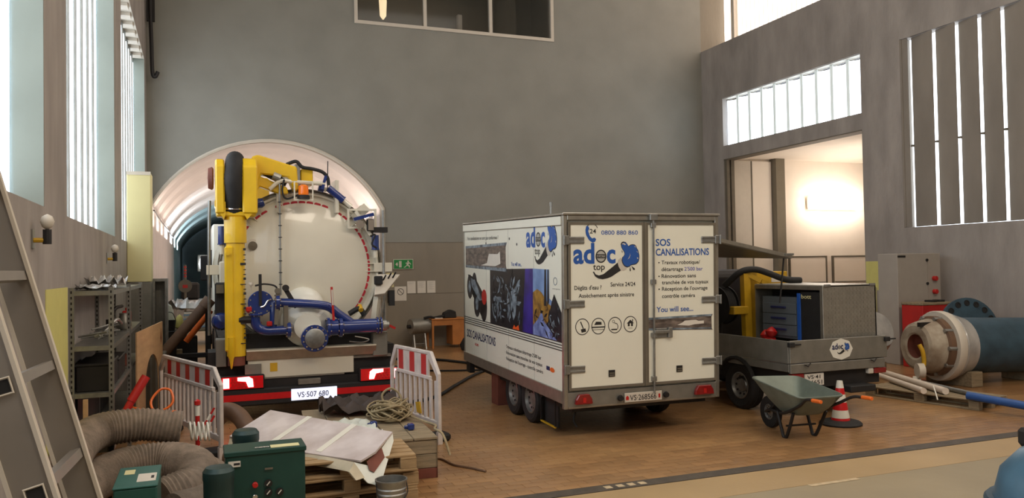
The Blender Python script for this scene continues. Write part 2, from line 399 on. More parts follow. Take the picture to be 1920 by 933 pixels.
MB().tube(rl, .013, 6).build('head_rail', m_seal, wi)
# vertical concrete louvers
lv = struct('window_6', MB().box(XR+.27, XR+.29, 5.4, 13.45, 2.83, 7.05), m_day)
MB().box(XR+.001, XR+.26, 13.40, 13.449, 2.84, 7.04).build('reveal', m_blade, lv)
ys = [13.23, 12.60, 12.04, 11.52, 11.02, 10.50, 9.98, 9.46, 8.94, 8.42, 7.9, 7.38, 6.86, 6.34, 5.82]
for i in range(len(ys)-1):
    a, b = ys[i]-.012, ys[i+1]+.012
    bl = MB().add([Vector(p) for p in ((XR+.10, a, 2.84), (XR+.13, a, 2.84), (XR+.03, b, 2.84), (XR+.00, b, 2.84), (XR+.10, a, 7.04), (XR+.13, a, 7.04), (XR+.03, b, 7.04), (XR+.00, b, 7.04))],
        [(0, 1, 2, 3), (4, 7, 6, 5), (0, 4, 5, 1), (1, 5, 6, 2), (2, 6, 7, 3), (3, 7, 4, 0)])
    bo = bl.build('louver_blade', m_blade, lv)
    MB().box(XR+.06, XR+.14, a-.01, a+.05, 4.62, 4.66).build('clip', m_seal, bo)
MB().box(XR+.02, XR+.05, 13.27, 13.40, 2.84, 7.04).build('louver_blade', m_blade, lv)
# clerestory glazing above the ledge
cl = struct('window_7', MB().box(15.60, 15.64, -6, YB, 8.72, 12.3), m_dayw)
rb = MB(); yy = -5.9
while yy < YB-.3: rb.box(15.575, 15.60, yy, yy+.035, 8.72, 12.3); yy += .20
rb.build('glazing_rib', M('glowing_glazing_rib', (250, 236, 222), .5, emit=.75, var=0), cl, kind='stuff')  # ribs carry the daylight behind them as their own emission
MB().box(15.45, 15.6, 20.35, 20.5, 8.72, 12.3).build('post', m_frame, cl)
# ceiling and rear wall
struct('ceiling', MB().box(XL-.7, 16, -6.3, YB+.4, 12.5, 12.8), m_frame)
struct('wall_front', MB().box(XL-.7, 16, -6.4, -6, 0, 12.5), m_conc)
# back wall control-room window
wi = struct('window_8', MB().frame(3.85, 9.62, 8.6, 10.6, .09, YB-.05, YB+.1), m_frame)
for x in (5.78, 7.685): MB().box(x-.045, x+.045, YB-.04, YB+.08, 8.69, 10.51).build('mullion', m_frame, wi)
for a, b in ((3.94, 5.735), (5.825, 7.64), (7.73, 9.53)): MB().box(a, b, YB+.02, YB+.03, 8.69, 10.51).build('pane', m_glass, wi)
struct('wall_control_room', MB().box(3.4, 10.2, YB+3, YB+3.1, 8.3, 11).box(3.3, 3.4, YB+.4, YB+3, 8.3, 11).box(10.2, 10.3, YB+.4, YB+3, 8.3, 11).box(3.3, 10.3, YB+.4, YB+3.1, 8.2, 8.3).box(3.3, 10.3, YB+.4, YB+3.1, 11, 11.1).box(8.9, 9.1, YB+1.6, YB+3, 8.3, 11), m_dim)
pl = area('control_room_lamp', (6, YB+1.6, 10.9), (0, 0, -1), 3, 1, 16, WARM)
t = thing('pendant_lamp', 'glowing slim pendant lamp behind the left pane of the upper window', 'lamp', (4.78, YB+.7, 9.0))
MB().lathe([(.02, 0), (.09, .1), (.11, .5), (.08, .9), (.02, 1.0)], (0, 0, 0), (0, 0, 1), 12).build('shade', M('pendant_glass', (255, 226, 180), .4, emit=1.6), t, smooth=50)
MB().cyl((0, 0, 1.0), (0, 0, 2.0), .01, n=6).build('cord', m_dark, t)
tag(MB().box(6.88, 7.02, YB+.5, YB+.64, 8.31, 9.3).build('post', m_frame, bevel=.02), 'short white post standing behind the middle pane of the upper window', 'post')
# ---- annexe beyond the doorway
struct('wall_annexe', MB().box(15.0, 22.3, 20.05, 20.3, 0, 5.5).box(22.1, 22.3, 12.9, 20.1, 0, 5.5).box(15.03, 22.3, 12.7, 12.9, 0, 5.5), m_annex)
struct('ceiling', MB().box(15.03, 22.3, 12.7, 20.3, 5.28, 5.5), m_annex)
d1 = struct('door_1', MB().box(14.70, 14.80, 19.86, 19.97, 0, 5.2).box(14.86, 14.97, 19.86, 20.04, 0, 5.2), m_seal)
MB().box(14.97, 15.66, 19.98, 20.04, 0, 5.2).build('door_leaf', m_frame, d1); MB().box(15.70, 16.40, 19.96, 20.04, 0, 5.2).build('door_leaf', m_annex, d1)
MB().box(15.66, 15.70, 19.97, 20.04, 0, 5.2).build('door_edge', m_seal, d1)
struct('trim_2', MB().box(16.42, 16.75, 19.75, 20.05, 0, 5.28), m_dim)
struct('trim_3', MB().box(XR-.01, XR+.36, yj0+.005, yj1-.005, 5.195, 5.219), m_seal)
for i, (a, b) in enumerate(((17.05, 18.53), (18.76, 20.25))):
    d = struct('door_%d' % (i+2), MB().frame(a, b, -.05, 2.29, .045, 19.98, 20.05), m_seal)
    MB().box(a+.05, b-.05, 20.0, 20.045, 0, 2.24).build('door_leaf', m_annex, d)
    MB().box(a+.08, b-.08, 19.97, 20.0, 1.44, 1.47).build('push_bar', m_seal, d)
t = thing('floodlight', 'glaring wide floodlight on the annexe wall above the double doors', 'lamp', (18.6, 20.0, 3.72))
MB().box(-.85, 1.2, -.16, -.02, .04, .40).build('housing', m_annex, t, bevel=.02)
MB().box(-.9, 1.25, -.175, -.161, .02, .42).build('lamp_glass', m_lamp, t)
# ---- wall paint patches, locker, brackets
tag(MB().box(XL, XL+.006, 7.4, 8.54, .3, 1.98).build('paint_patch', m_pyel), None, None, None, 'structure')
tag(MB().box(XR-.006, XR, 13.5, 14.58, 1.42, 2.09).build('paint_patch', m_pyel), None, None, None, 'structure')
t = thing('tall_locker', 'tall cream locker standing against the left wall beside the tunnel mouth', 'cabinet', (-.97, 15.2, 0))
MB().box(-.19, .19, 0, .6, 1.95, 3.85).build('upper_panel', m_cream, t, bevel=.01)
MB().box(-.19, .19, 0, .6, 0, 1.94).build('lower_panel', m_alud, t, bevel=.01)
MB().box(-.19, .19, -.01, .0, 3.80, 3.86).build('top_trim', m_frame, t)
t = thing('channel_stand', 'grey green steel channel frame standing right of the tall cream locker', 'stand', (-.66, 15.6, 0))
MB().box(-.12, -.08, 0, .5, 0, 1.95).build('post', m_steel, t); MB().box(.08, .12, 0, .5, 0, 1.95).build('post', m_steel, t)
MB().box(-.12, .12, 0, .5, 1.95, 2.0).build('cross_member', m_steel, t); MB().box(-.08, .08, .3, .36, 0, 1.95).build('web_plate', m_alud, t)
for (yy, zz, nm) in ((6.86, 2.46, 'nearest to the ladder'), (12.02, 2.4, 'beside the tall cream locker')):
    t = thing('wall_light', 'small brass wall socket lamp on the left wall, '+nm, 'lamp', (XL, yy, zz))
    MB().box(0, .012, -.05, .05, -.16, -.02).build('back_plate', m_steel, t)
    MB().cyl((.01, 0, -.1), (.12, 0, -.1), .018, n=8).build('bracket', m_yeld, t)
    MB().cyl((.1, 0, -.13), (.1, 0, -.02), .03, n=10).build('socket', m_dark, t)
    MB().lathe([(.01, 0), (.035, .02), (.05, .06), (.035, .1), (.005, .115)], (.1, 0, -.02), (0, 0, 1), 12).build('bulb', m_frame, t, smooth=60)
t = thing('drain_pipe', 'dark pipe run with a hook hanging high in the left back corner', 'pipe', (-1.05, 20.75, 6.9))
MB().tube(bez([(-.0, 0, 2.6), (0, -.05, 1.6), (.02, 0, .8), (.04, 0, 0), (.1, 0, -.12), (.16, 0, .0)]), .045, 8).build('pipe_run', m_dark, t, smooth=60)
MB().box(-.08, .1, -.06, .06, 1.2, 1.9).build('junction_box', m_dark, t)
# ---- signs on the back wall
t = thing('exit_sign', 'green and white running figure exit sign on the back wall', 'sign', (5.08, YB-.012, 2.09))
MB().box(-.27, .27, 0-.02, .012, 0, .27).build('sign_plate', m_frame, t)
o_, r_, u_ = (-.27, -.022, 0), (1, 0, 0), (0, 0, 1)
flat([[(.015, .015), (.525, .015), (.525, .255), (.015, .255)]], o_, r_, u_, .002).build('green_field', m_exit, t)
flat([[(.05, .135), (.11, .075), (.11, .115), (.12, .115), (.12, .155), (.11, .155), (.11, .195)], [(.15, .05), (.22, .05), (.22, .22), (.15, .22)],
      disc(.40, .21, .022), [(.33, .17), (.42, .19), (.44, .16), (.40, .12), (.45, .09), (.44, .04), (.42, .04), (.42, .075), (.36, .095), (.33, .05), (.28, .04), (.28, .06), (.32, .07), (.35, .11), (.37, .15), (.33, .15)], [(.42, .17), (.47, .12), (.48, .135), (.44, .185)]], o_, r_, u_, .004).build('pictogram', m_frame, t)
for i, (x, nm) in enumerate(((5.30, 'left'), (5.58, 'middle'), (5.85, 'right'))):
    t = thing('notice_sheet', '%s of the three white notice sheets pinned to the back wall' % nm, 'paper', (x, YB-.002, 1.44), group='notice sheets on the back wall')
    MB().box(-.115, .115, -.004, 0, 0, .325).build('sheet', m_paper, t)
    q = [[(-.09, .29-.02*k), (.08-.03*(k % 3), .29-.02*k), (.08-.03*(k % 3), .295-.02*k), (-.09, .295-.02*k)] for k in range(3+5*(i > 0)+3*(i == 2))]
    flat(q, (0, -.0045, 0), (1, 0, 0), (0, 0, 1)).build('printed_line', m_gprint, t)
t = thing('notice_sign', 'white notice with a round no entry pictogram left of the three sheets', 'sign', (5.0, YB-.002, 1.25))
MB().box(-.16, .16, -.006, 0, 0, .38).build('plate', m_paper, t)
flat(ringpoly(0, .24, .09, .09, .014)+[[(-.06, .29), (-.05, .30), (.06, .19), (.05, .18)]], (0, -.0065, 0), (1, 0, 0), (0, 0, 1)).build('pictogram', m_text, t)
tag(MB().box(4.62, 4.82, YB-.01, YB-.002, 1.62, 2.0).build('paper_notice', m_cream), 'pale yellow paper on the back wall beside the tunnel edge', 'paper')
t = thing('wall_telephone', 'small grey and black wall unit beside the tunnel edge', 'telephone', (4.72, YB-.002, 1.2))
MB().box(-.07, .07, -.08, 0, 0, .33).build('body', m_dark, t, bevel=.01); MB().box(-.035, .035, -.09, -.08, .16, .3).build('dial_plate', m_frame, t)
# ================================================================== WHEELS
def wheel(parent, c, r, wd, rim=.6, ax=(1, 0, 0), rimmat=None, spokes=True, name='wheel'):
    """tyre with its rim as sub-part; ax points to the outer side"""
    a = Vector(ax).normalized(); c = Vector(c); h = wd/2; q = r*rim
    t = MB().lathe([(q, -h*.8), (r*.86, -h), (r*.97, -h*.82), (r, -h*.5), (r*.985, -h*.2), (r, -h*.15), (r, h*.15), (r*.985, h*.2), (r, h*.5), (r*.97, h*.82), (r*.86, h), (q, h*.8), (q*.97, 0), (q, -h*.8)], c, a, 32, cap=False).build(name, m_black, parent, smooth=30)
    mb = MB().lathe([(q*.98, -h*.7), (q*.98, h*.8), (q*.90, h*.84), (q*.84, h*.45), (q*.5, h*.30), (q*.45, h*.45), (q*.2, h*.5), (.0, h*.5)], c, a, 24, cap=False)
    x = a.cross(Vector((0, 0, 1))).normalized(); y = a.cross(x)
    for k in range(5): mb.cyl(c+a*h*.3+(x*math.cos(k*2*PI/5)+y*math.sin(k*2*PI/5))*q*.33, c+a*h*.42+(x*math.cos(k*2*PI/5)+y*math.sin(k*2*PI/5))*q*.33, q*.05, n=6)
    mb.build('rim', rimmat or m_steel, t, smooth=30)
    hb = MB()
    for k in range(10):
        an = k*2*PI/10; p = c+a*h*.46+(x*math.cos(an)+y*math.sin(an))*q*.66; hb.cyl(p-a*.03, p, q*.08, n=8)
    hb.build('rim_hole', m_dark, t)
    return t
# ================================================================== LOGO
def logo(par, org, right, up, k, small=False):
    """swoosh arm with raised thumb and word; drawn on a 760 x 380 grid, k metres per unit"""
    P = lambda L: [((x-80)*k, (690-y)*k) for x, y in L]
    if not small: text('ad', par, m_tblue, Vector(org)+Vector(right)*0+Vector(up)*(160*k), right, up, 225*k, 190*k, .03)
    else: text('ad', par, m_navy, Vector(org)+Vector(up)*(160*k), right, up, 225*k, 190*k, .02)
    cc = m_tblue if not small else m_navy
    text('c', par, cc, Vector(org)+Vector(right)*(357*k)+Vector(up)*(160*k), right, up, 95*k, 185*k, .03)
    flat([[(p[0], p[1]) for p in q] for q in ringpoly(295*k, 223*k, 58*k, 64*k, 11*k)], org, right, up, .002).build('letter_ring', m_text if not small else m_navy, par)
    flat([disc(295*k, 223*k, 46*k, 52*k)], org, right, up, .002).build('globe', m_gprint, par)
    flat([[(240*k, 205*k), (350*k, 205*k), (350*k, 213*k), (240*k, 213*k)], [(240*k, 235*k), (350*k, 235*k), (350*k, 243*k), (240*k, 243*k)]], org, right, up, .004).build('globe_line', m_text, par)
    if not small:
        text('HELMOTS', par, m_text, Vector(org)+Vector(right)*(250*k)+Vector(up)*(215*k), right, up, 90*k, 17*k, .01, lift=.0045)
        text('top', par, m_text, Vector(org)+Vector(right)*(210*k)+Vector(up)*(92*k), right, up, 125*k, 62*k, .012)
    fist = [(590, 350), (600, 332), (620, 325), (645, 332), (662, 350), (675, 370), (695, 357), (720, 352), (745, 356), (760, 370), (768, 392), (782, 410), (788, 435), (795, 460), (795, 490), (788, 520), (772, 540), (750, 552), (720, 556), (700, 560), (685, 572), (660, 580), (635, 572), (620, 560), (605, 535), (598, 510), (605, 480), (620, 468), (632, 450), (628, 430), (615, 410), (598, 385)]
    cxk, cyk = 695, 455
    flat([P(fist)], org, right, up, .003).build('hand_outline', m_text if not small else m_navy, par)
    flat([P([(cxk+(x-cxk)*.93, cyk+(y-cyk)*.93) for x, y in fist])], org, right, up, .005).build('hand_shape', m_tblue, par)
    flat([P([(600, 352), (612, 340), (628, 342), (646, 356), (634, 360), (616, 352)]), P([(672, 490), (690, 460), (688, 440), (694, 460), (682, 488), (664, 500)]), P([(760, 420), (772, 424), (778, 440), (772, 432)]), P([(768, 480), (780, 486), (778, 500), (768, 492)]), P([(736, 372), (750, 372), (756, 386), (746, 380)])], org, right, up, .007).build('hand_highlight', m_frame, par)
    flat([P([(555, 530), (560, 505), (590, 482), (604, 500), (606, 530), (625, 560), (655, 580), (650, 600), (620, 612), (590, 605), (565, 575)])], org, right, up, .0025).build('cuff', m_frame, par)
    arm = [(285, 615), (300, 615), (315, 640), (350, 652), (400, 640), (440, 612), (480, 585), (555, 530), (565, 570), (590, 608), (540, 635), (490, 665), (440, 682), (390, 690), (345, 682), (310, 660)]
    flat([P(arm)], org, right, up, .003).build('arm_shape', m_text, par)
    flat([P([(705, 565), (742, 590), (745, 605), (728, 606)]), P([(692, 572), (700, 610), (692, 620), (686, 604)]), P([(596, 410), (610, 425), (606, 438)])], org, right, up, .003).build('splash_mark', m_text, par)
# ================================================================== BOX TRAILER
O = Vector((4.034, 8.699, .389)); ey = Vector((.0199, .99943, .0273)); ey.normalize(); ex = ey.cross(Vector((0, 0, 1))).normalized(); ez = ex.cross(ey)
TM = Matrix((ex, ey, ez)).transposed().to_4x4(); TM.translation = O
t = thing('box_trailer', 'white tandem axle box trailer with blue thumb logo and closed rear doors', 'trailer', mat4=TM)
W_, L_, H_ = 2.18, 4.12, 2.32
body = MB().box(.012, W_-.012, .05, L_-.02, .1, H_-.03).build('body', m_trail, t)
for q_ in ((0, .055, 0, .06, 0, H_), (W_-.055, W_, 0, .06, 0, H_), (0, .03, L_-.04, L_, .1, H_), (W_-.03, W_, L_-.04, L_, .1, H_)): MB().box(*q_).build('corner_post', m_alu, t, bevel=.006)
for q_ in ((.055, W_-.055, -.005, .06, H_-.06, H_), (.055, W_-.055, 0, .06, .0, .03)): MB().box(*q_).build('frame_rail', m_alu, t, bevel=.006)
MB().box(-.012, W_+.012, -.02, L_, H_, H_+.03).build('roof_edge', m_alu, t, bevel=.006)
MB().box(-.006, .02, .06, L_, H_-.115, H_-.012).build('roof_rail', m_trail, t); MB().box(-.003, .014, .06, L_, H_-.122, H_-.115).build('rail_joint', m_seal, t)
MB().box(-.008, .02, .06, L_, .06, .21).build('skirt_rail', m_alu, t, bevel=.005)
MB().box(W_-.02, W_+.008, .06, L_, .06, .21).build('skirt_rail', m_alu, t, bevel=.005)
MB().box(.04, W_-.04, .0, .05, .02, .2).build('rear_crossbar', m_alud, t, bevel=.006)
MB().box(.15, W_-.15, .1, L_-.1, -.06, .1).build('chassis_frame', m_dark, t)
MB().bar((W_/2, L_-.1, 0), (W_/2, L_+1.3, -.05), .09, .09).bar((W_/2-.6, L_-.1, 0), (W_/2-.04, L_+1.0, -.03), .06, .08).bar((W_/2+.6, L_-.1, 0), (W_/2+.04, L_+1.0, -.03), .06, .08).build('drawbar', m_steel, t)
MB().cyl((W_/2, L_+.9, -.32), (W_/2, L_+.9, .3), .03, n=10).lathe([(.1, -.04), (.1, .04)], (W_/2, L_+.9, -.42), (1, 0, 0), 16).build('jockey_wheel', m_steel, t)
for yy in (1.33, 1.98):
    dz = -.389-.0273*yy
    for xx, a in ((.16, (-1, 0, 0)), (W_-.16, (1, 0, 0))):
        wheel(t, (xx, yy, dz+.315), .315, .19, .62, a)
MB().box(.1, .3, .95, 2.42, -.02, .1).build('wheel_arch', m_dark, t)
MB().box(.16, .18, .55, .98, -.34, -.02).build('mud_flap', m_black, t)
MB().box(.1, .12, .52, 1.0, -.34, -.32).build('guard_strip', m_yeld, t)
for q_ in ((.52, .54), (.98, 1.0)): MB().box(.1, .12, q_[0], q_[1], -.32, 0).build('guard_post', m_dark, t)
MB().tube(bez([(.3, .3, -.05), (.25, .28, -.2), (.28, .25, -.28)]), .012, 6).build('hanging_strap', m_dark, t)
MB().box(.12, .3, 2.75, 3.05, -.48, .06).box(.05, .35, 2.8, 3.0, -.50, -.47).build('support_leg', m_rust, t)
MB().box(.02, .1, 3.85, 4.05, -.12, .1).build('corner_foot', m_dark, t)
# doors
def doorpart(a, b, nm):
    d = MB().box(a, b, -.012, .03, .24, H_-.1).build(nm, m_trail, t)
    MB().frame(a-.015, b+.015, .225, H_-.085, .03, -.02, .02).build('door_gasket', m_seal, d)
    return d
dl = doorpart(.075, 1.075, 'rear_door'); dr = doorpart(1.125, 2.11, 'rear_door')
MB().box(1.085, 1.115, -.03, .02, .22, H_-.08).build('closing_strip', m_seal, t)
for zz in (2.02, 1.257, .475):
    for s, x0, p in ((1, 0, dl), (-1, W_, dr)):
        h = MB(); xa, xb = sorted((x0-.01*s, x0+.07*s)); h.box(xa, xb, -.035, .0, zz-.055, zz+.055)
        xa, xb = sorted((x0+.05*s, x0+.27*s)); h.box(xa, xb, -.03, -.012, zz-.042, zz-.012); h.box(xa, xb, -.03, -.012, zz+.012, zz+.042); h.box(xa, xb, -.022, -.012, zz-.02, zz+.02)
        h.cyl((x0, -.04, zz-.06), (x0, -.04, zz+.06), .014, n=8)
        h.build('hinge', m_steel, p, bevel=.006)
rd = MB().cyl((1.205, -.04, .12), (1.205, -.04, H_+.01), .013, n=8).build('locking_rod', m_steel, dr)
for zz in (2.2, 1.5, .84, .3): MB().box(1.17, 1.24, -.05, -.01, zz-.03, zz+.03).build('rod_guide', m_steel, dr, bevel=.006)
MB().box(1.15, 1.26, -.06, -.01, H_-.06, H_+.02).build('rod_cam', m_steel, dr, bevel=.006)
hh = MB().box(1.2, 1.42, -.065, -.045, .86, .90); hh.box(1.40, 1.46, -.06, -.012, .80, .93); hh.box(1.24, 1.40, -.03, -.012, .80, .92); hh.build('lock_handle', m_steel, dr, bevel=.006)
for x, p in ((.585, dl), (1.535, dr)):
    v = MB().box(x, x+.085, -.02, -.01, .36, .44).build('vent', m_dark, p)
    MB().box(x+.01, x+.075, -.024, -.02, .37, .385).box(x+.01, x+.075, -.024, -.02, .395, .41).build('vent_slat', m_seal, p)
for x0, x1, z0 in ((.13, .36, .055), (1.79, 2.07, .055)):
    lp = MB().prism([(x0, z0), (x1, z0), (x1-.01, z0+.06), (x1-.05, z0+.12), (x0+.05, z0+.12), (x0+.01, z0+.06)], 'y', -.05, 0).build('tail_light', m_lampd, t, bevel=.008)
    MB().box((x0+x1)/2-.02, (x0+x1)/2+.02, -.054, -.05, z0+.02, z0+.08).build('lens_rib', m_red, lp)
np_ = MB().box(.80, 1.32, -.022, -.008, .03, .145).build('number_plate', m_frame, t, bevel=.004)
for xx in (.74, 1.38): MB().lathe([(.03, 0), (.04, .02), (.03, .05)], (xx, -.0, .09), (0, -1, 0), 12).build('plate_lamp', m_dark, t)
RR, UU = (1, 0, 0), (0, 0, 1)
text('VS·268566', np_, m_text, (.87, -.022, .052), RR, UU, .37, .066, .006)
flat([[(0, 0), (.04, 0), (.04, .035), (.02, .055), (0, .035)]], (.815, -.022, .06), RR, UU).build('plate_crest', m_red, np_); flat([[(0, 0), (.025, 0), (.025, .05), (0, .05)]], (1.27, -.022, .06), RR, UU).build('plate_crest', m_red, np_)
# rear lettering
f = -.012
text('0800 880 860', dl, m_tblue, (.50, f, 2.085), RR, UU, .50, .052, .008)
text('24', dl, m_text, (.345, f, 2.10), RR, UU, .085, .055, .01)
flat(ringpoly(.375, 2.125, .085, .10, .008)[2:20], (0, f, 0), RR, UU).build('clock_ring', m_text, dl)
flat([[(.30, 2.19), (.325, 2.19), (.34, 2.16), (.325, 2.13), (.345, 2.07), (.375, 2.04), (.41, 2.05), (.43, 2.03), (.415, 2.0), (.38, 1.99), (.335, 2.02), (.30, 2.08), (.288, 2.14)]], (0, f, 0), RR, UU, .003).build('handset', m_tblue, dl)
logo(dl, (.125, f, 1.545), RR, UU, .00125)
text('Dégâts d\'eau ?', dl, m_text, (.137, f, 1.425), RR, UU, .36, .050, .012); text('Service 24/24', dl, m_text, (.62, f, 1.455), RR, UU, .34, .050, .012)
text('Assèchement après sinistre', dl, m_text, (.192, f, 1.33), RR, UU, .75, .048, .012)
ic = [(.239, .981), (.452, .981), (.676, .984), (.888, .987)]
for i, (x, z) in enumerate(ic):
    flat(ringpoly(x, z, .093, .10, .009), (0, f, 0), RR, UU).build('icon_ring', m_text, dl)
    if i == 0: q = [[(x-.03, z+.06), (x-.018, z+.065), (x+.018, z-.02), (x+.006, z-.025)], [(x-.02, z-.03), (x+.04, z-.02), (x+.05, z-.06), (x-.01, z-.07)]]
    elif i == 1: q = [[(x-.093, z-.02), (x+.093, z-.02), (x+.093, z-.005), (x-.093, z-.005)], [(x-.055, z+.015), (x+.045, z+.015), (x+.04, z+.05), (x-.03, z+.055)], [(x-.08, z-.045), (x+.08, z-.045), (x+.08, z-.04), (x-.08, z-.04)]]
    elif i == 2: q = ringpoly(x-.02, z+.045, .018, .018, .004)+[[(x-.05, z-.06), (x+.03, z-.06), (x+.03, z-.045), (x-.05, z-.045)], [(x-.005, z+.03), (x+.03, z+.02), (x+.045, z-.01), (x+.04, z-.05), (x+.033, z-.05), (x+.037, z-.01), (x+.025, z+.014), (x-.007, z+.023)]]
    else: q = [[(x-.05, z+.01), (x, z+.055), (x+.05, z+.01)], [(x-.035, z-.025), (x-.01, z-.025), (x-.01, z+.01), (x-.035, z+.01)], [(x+.01, z-.025), (x+.035, z-.025), (x+.035, z+.01), (x+.01, z+.01)], [(x+.025, z+.03), (x+.037, z+.03), (x+.037, z+.06), (x+.025, z+.06)], [(x-.03, z-.05), (x+.03, z-.05), (x+.03, z-.046), (x-.03, z-.046)]]
    flat(q, (0, f, 0), RR, UU).build('icon_shape', m_text, dl)
text('SOS', dr, m_tblue, (1.25, f, 1.945), RR, UU, .21, .085, .02); text('CANALISATIONS', dr, m_tblue, (1.25, f, 1.825), RR, UU, .775, .085, .02)
for s_, x, z, wdt in (('Travaux robotique/', 1.33, 1.715, .56), ('Rénovation sans', 1.33, 1.545, .50), ('tranchée de vos tuyaux', 1.335, 1.465, .68), ('Réception de l\'ouvrage', 1.335, 1.385, .665), ('contrôle caméra', 1.335, 1.295, .48), ('détartrage', 1.33, 1.63, .31)):
    text(s_, dr, m_text, (x, f, z), RR, UU, wdt, .046, .012)
text('2\'500 bar', dr, m_tviol, (1.66, f, 1.63), RR, UU, .27, .046, .012)
for z in (1.735, 1.565, 1.405): flat([disc(1.295, z, .009)], (0, f, 0), RR, UU).build('bullet', m_text, dr)
text('You will see...', dr, m_tblue, (1.256, f, 1.12), RR, UU, .53, .066, .016)
flat([[(1.13, 1.055), (2.075, 1.07), (2.055, 1.035), (2.06, .885), (2.075, .87), (1.13, .90)]], (0, f, 0), RR, UU, .002).build('pipe_print', m_ppipe, dr)
flat([[(1.13, 1.055), (2.06, 1.07), (2.05, 1.045), (1.13, 1.03)], [(1.13, .925), (2.05, .90), (2.06, .885), (1.13, .90)]], (0, f, 0), RR, UU, .004).build('pipe_wall_print', m_psteel, dr)
flat([[(1.55, .95), (1.62, .975), (1.66, 1.0), (1.82, 1.005), (1.86, .99), (1.94, .99), (1.94, .955), (1.80, .95), (1.72, .935)]], (0, f, 0), RR, UU, .005).build('robot_print', m_paper, dr)
# left side graphics
RS = (0, -1, 0); B_ = body
def S(y, z): return (-.0, y, z)
g0 = .012-.0
org = Vector((.012, 0, 0))
def sidepoly(polys, mat, lift, nm): return flat([[(-y, z) for y, z in p] for p in polys], (.012, 0, 0), RS, UU, lift).build(nm, mat, B_)
def stext(s_, mat, y, z, wdt, cap, bold=.012): text(s_, B_, mat, (.012, y, z), RS, UU, wdt, cap, bold)
for yy in (.98, 1.96, 2.94): sidepoly([[(yy, .21), (yy-.006, .21), (yy-.006, 2.19), (yy, 2.19)]], m_gprint, .0015, 'panel_seam')
stext('Vos canalisations ne sont pas conformes ?', m_text, 3.92, 2.06, 1.55, .055, .006)
stext('You will see...', m_tblue, 1.83, 1.68, .42, .055)
logo(B_, (.012, 1.24, 1.715), RS, UU, .00145)
sidepoly([[(4.02, 1.94), (2.02, 1.99), (2.06, 1.94), (2.05, 1.68), (2.02, 1.61), (4.02, 1.62)]], m_ppipe, .002, 'pipe_print')
sidepoly([[(4.02, 1.96), (2.0, 2.01), (2.03, 1.97), (4.02, 1.92)], [(4.02, 1.65), (2.03, 1.64), (2.0, 1.59), (4.02, 1.61)]], m_psteel, .004, 'pipe_wall_print')
sidepoly([[(3.2, 1.66), (2.9, 1.70), (2.8, 1.84), (2.4, 1.84), (2.3, 1.88), (2.28, 1.70), (2.5, 1.66)]], m_paper, .005, 'robot_print')
sidepoly([[(2.76, 1.61), (1.0, 1.66), (1.0, .79), (2.76, .79)]], m_pblack, .002, 'photo_print')
sidepoly([[(1.28, 1.65), (1.0, 1.66), (1.0, .79), (1.40, .79)]], m_pviol, .004, 'photo_print')
sidepoly([[(1.0, 1.66), (.46, 1.66), (.46, 1.30), (.30, 1.25), (.08, 1.0), (.08, .79), (1.0, .79)]], m_psky, .004, 'photo_print')
sidepoly([[(1.0, 1.35), (.85, 1.40), (.70, 1.36), (.50, 1.24), (.30, 1.18), (.08, .98), (.08, .79), (1.0, .79)]], m_pyell, .0055, 'photo_print')
sidepoly([[(.60, 1.66), (.55, 1.66), (.54, 1.2), (.62, 1.2)], [(.50, 1.66), (.47, 1.66), (.46, 1.25), (.52, 1.2)]], m_pblack, .007, 'photo_print')
sidepoly([[(.38, 1.25), (.30, 1.36), (.24, 1.30), (.08, 1.15), (.08, .80), (.5, .80), (.62, .95), (.5, 1.0)]], m_pblack, .0065, 'photo_print')
sidepoly([[(1.0, .92), (.85, 1.0), (.70, 1.12), (.62, 1.0), (.45, .92), (.2, .79), (1.0, .79)]], m_pblue, .0072, 'photo_print')
sidepoly([[(1.9, 1.3), (1.7, 1.36), (1.55, 1.48), (1.48, 1.5), (1.52, 1.36), (1.62, 1.22), (1.66, 1.0), (1.75, .92), (1.85, 1.1)], [(2.1, 1.4), (1.95, 1.34), (1.8, 1.18), (1.83, 1.22)], [(2.0, 1.2), (1.92, 1.22), (1.86, .95), (1.94, .9)], [(2.6, 1.2), (2.3, 1.22), (2.1, 1.16), (2.2, 1.14), (2.6, 1.14)]]+ringpoly(2.52, 1.05, .14, .17, .03, 16)+ringpoly(2.52, 1.05, .06, .08, .03, 12), m_psteel, .004, 'photo_machine_print')
sidepoly([[(1.78, .80), (1.72, .86), (1.66, .83), (1.55, .87), (1.52, .80)]], M('photo_print_fire', (232, 90, 30), .4), .005, 'photo_print')
rq = random.Random(5)
def frags(n, y0, y1, z0, z1, s_): 
    o_ = []
    for _ in range(n):
        a, c_, l_ = rq.uniform(0, PI), (rq.uniform(y0, y1), rq.uniform(z0, z1)), rq.uniform(.3, 1)*s_
        dx, dz = math.cos(a)*l_, math.sin(a)*l_; w_ = rq.uniform(.1, .4)
        o_.append([(c_[0]-dx, c_[1]-dz), (c_[0]+dz*w_, c_[1]-dx*w_), (c_[0]+dx, c_[1]+dz), (c_[0]-dz*w_, c_[1]+dx*w_)])
    return o_
sidepoly(frags(46, 1.5, 2.6, .88, 1.5, .11), m_psteel, .0055, 'photo_machine_print'); sidepoly(frags(40, 1.5, 2.65, .85, 1.6, .10), m_pblack, .0068, 'photo_machine_print')
sidepoly(frags(26, .15, .95, .84, 1.25, .09), m_pblack, .0085, 'photo_machine_print'); sidepoly(frags(16, .15, .5, .84, 1.2, .06), m_psteel, .0095, 'photo_machine_print')
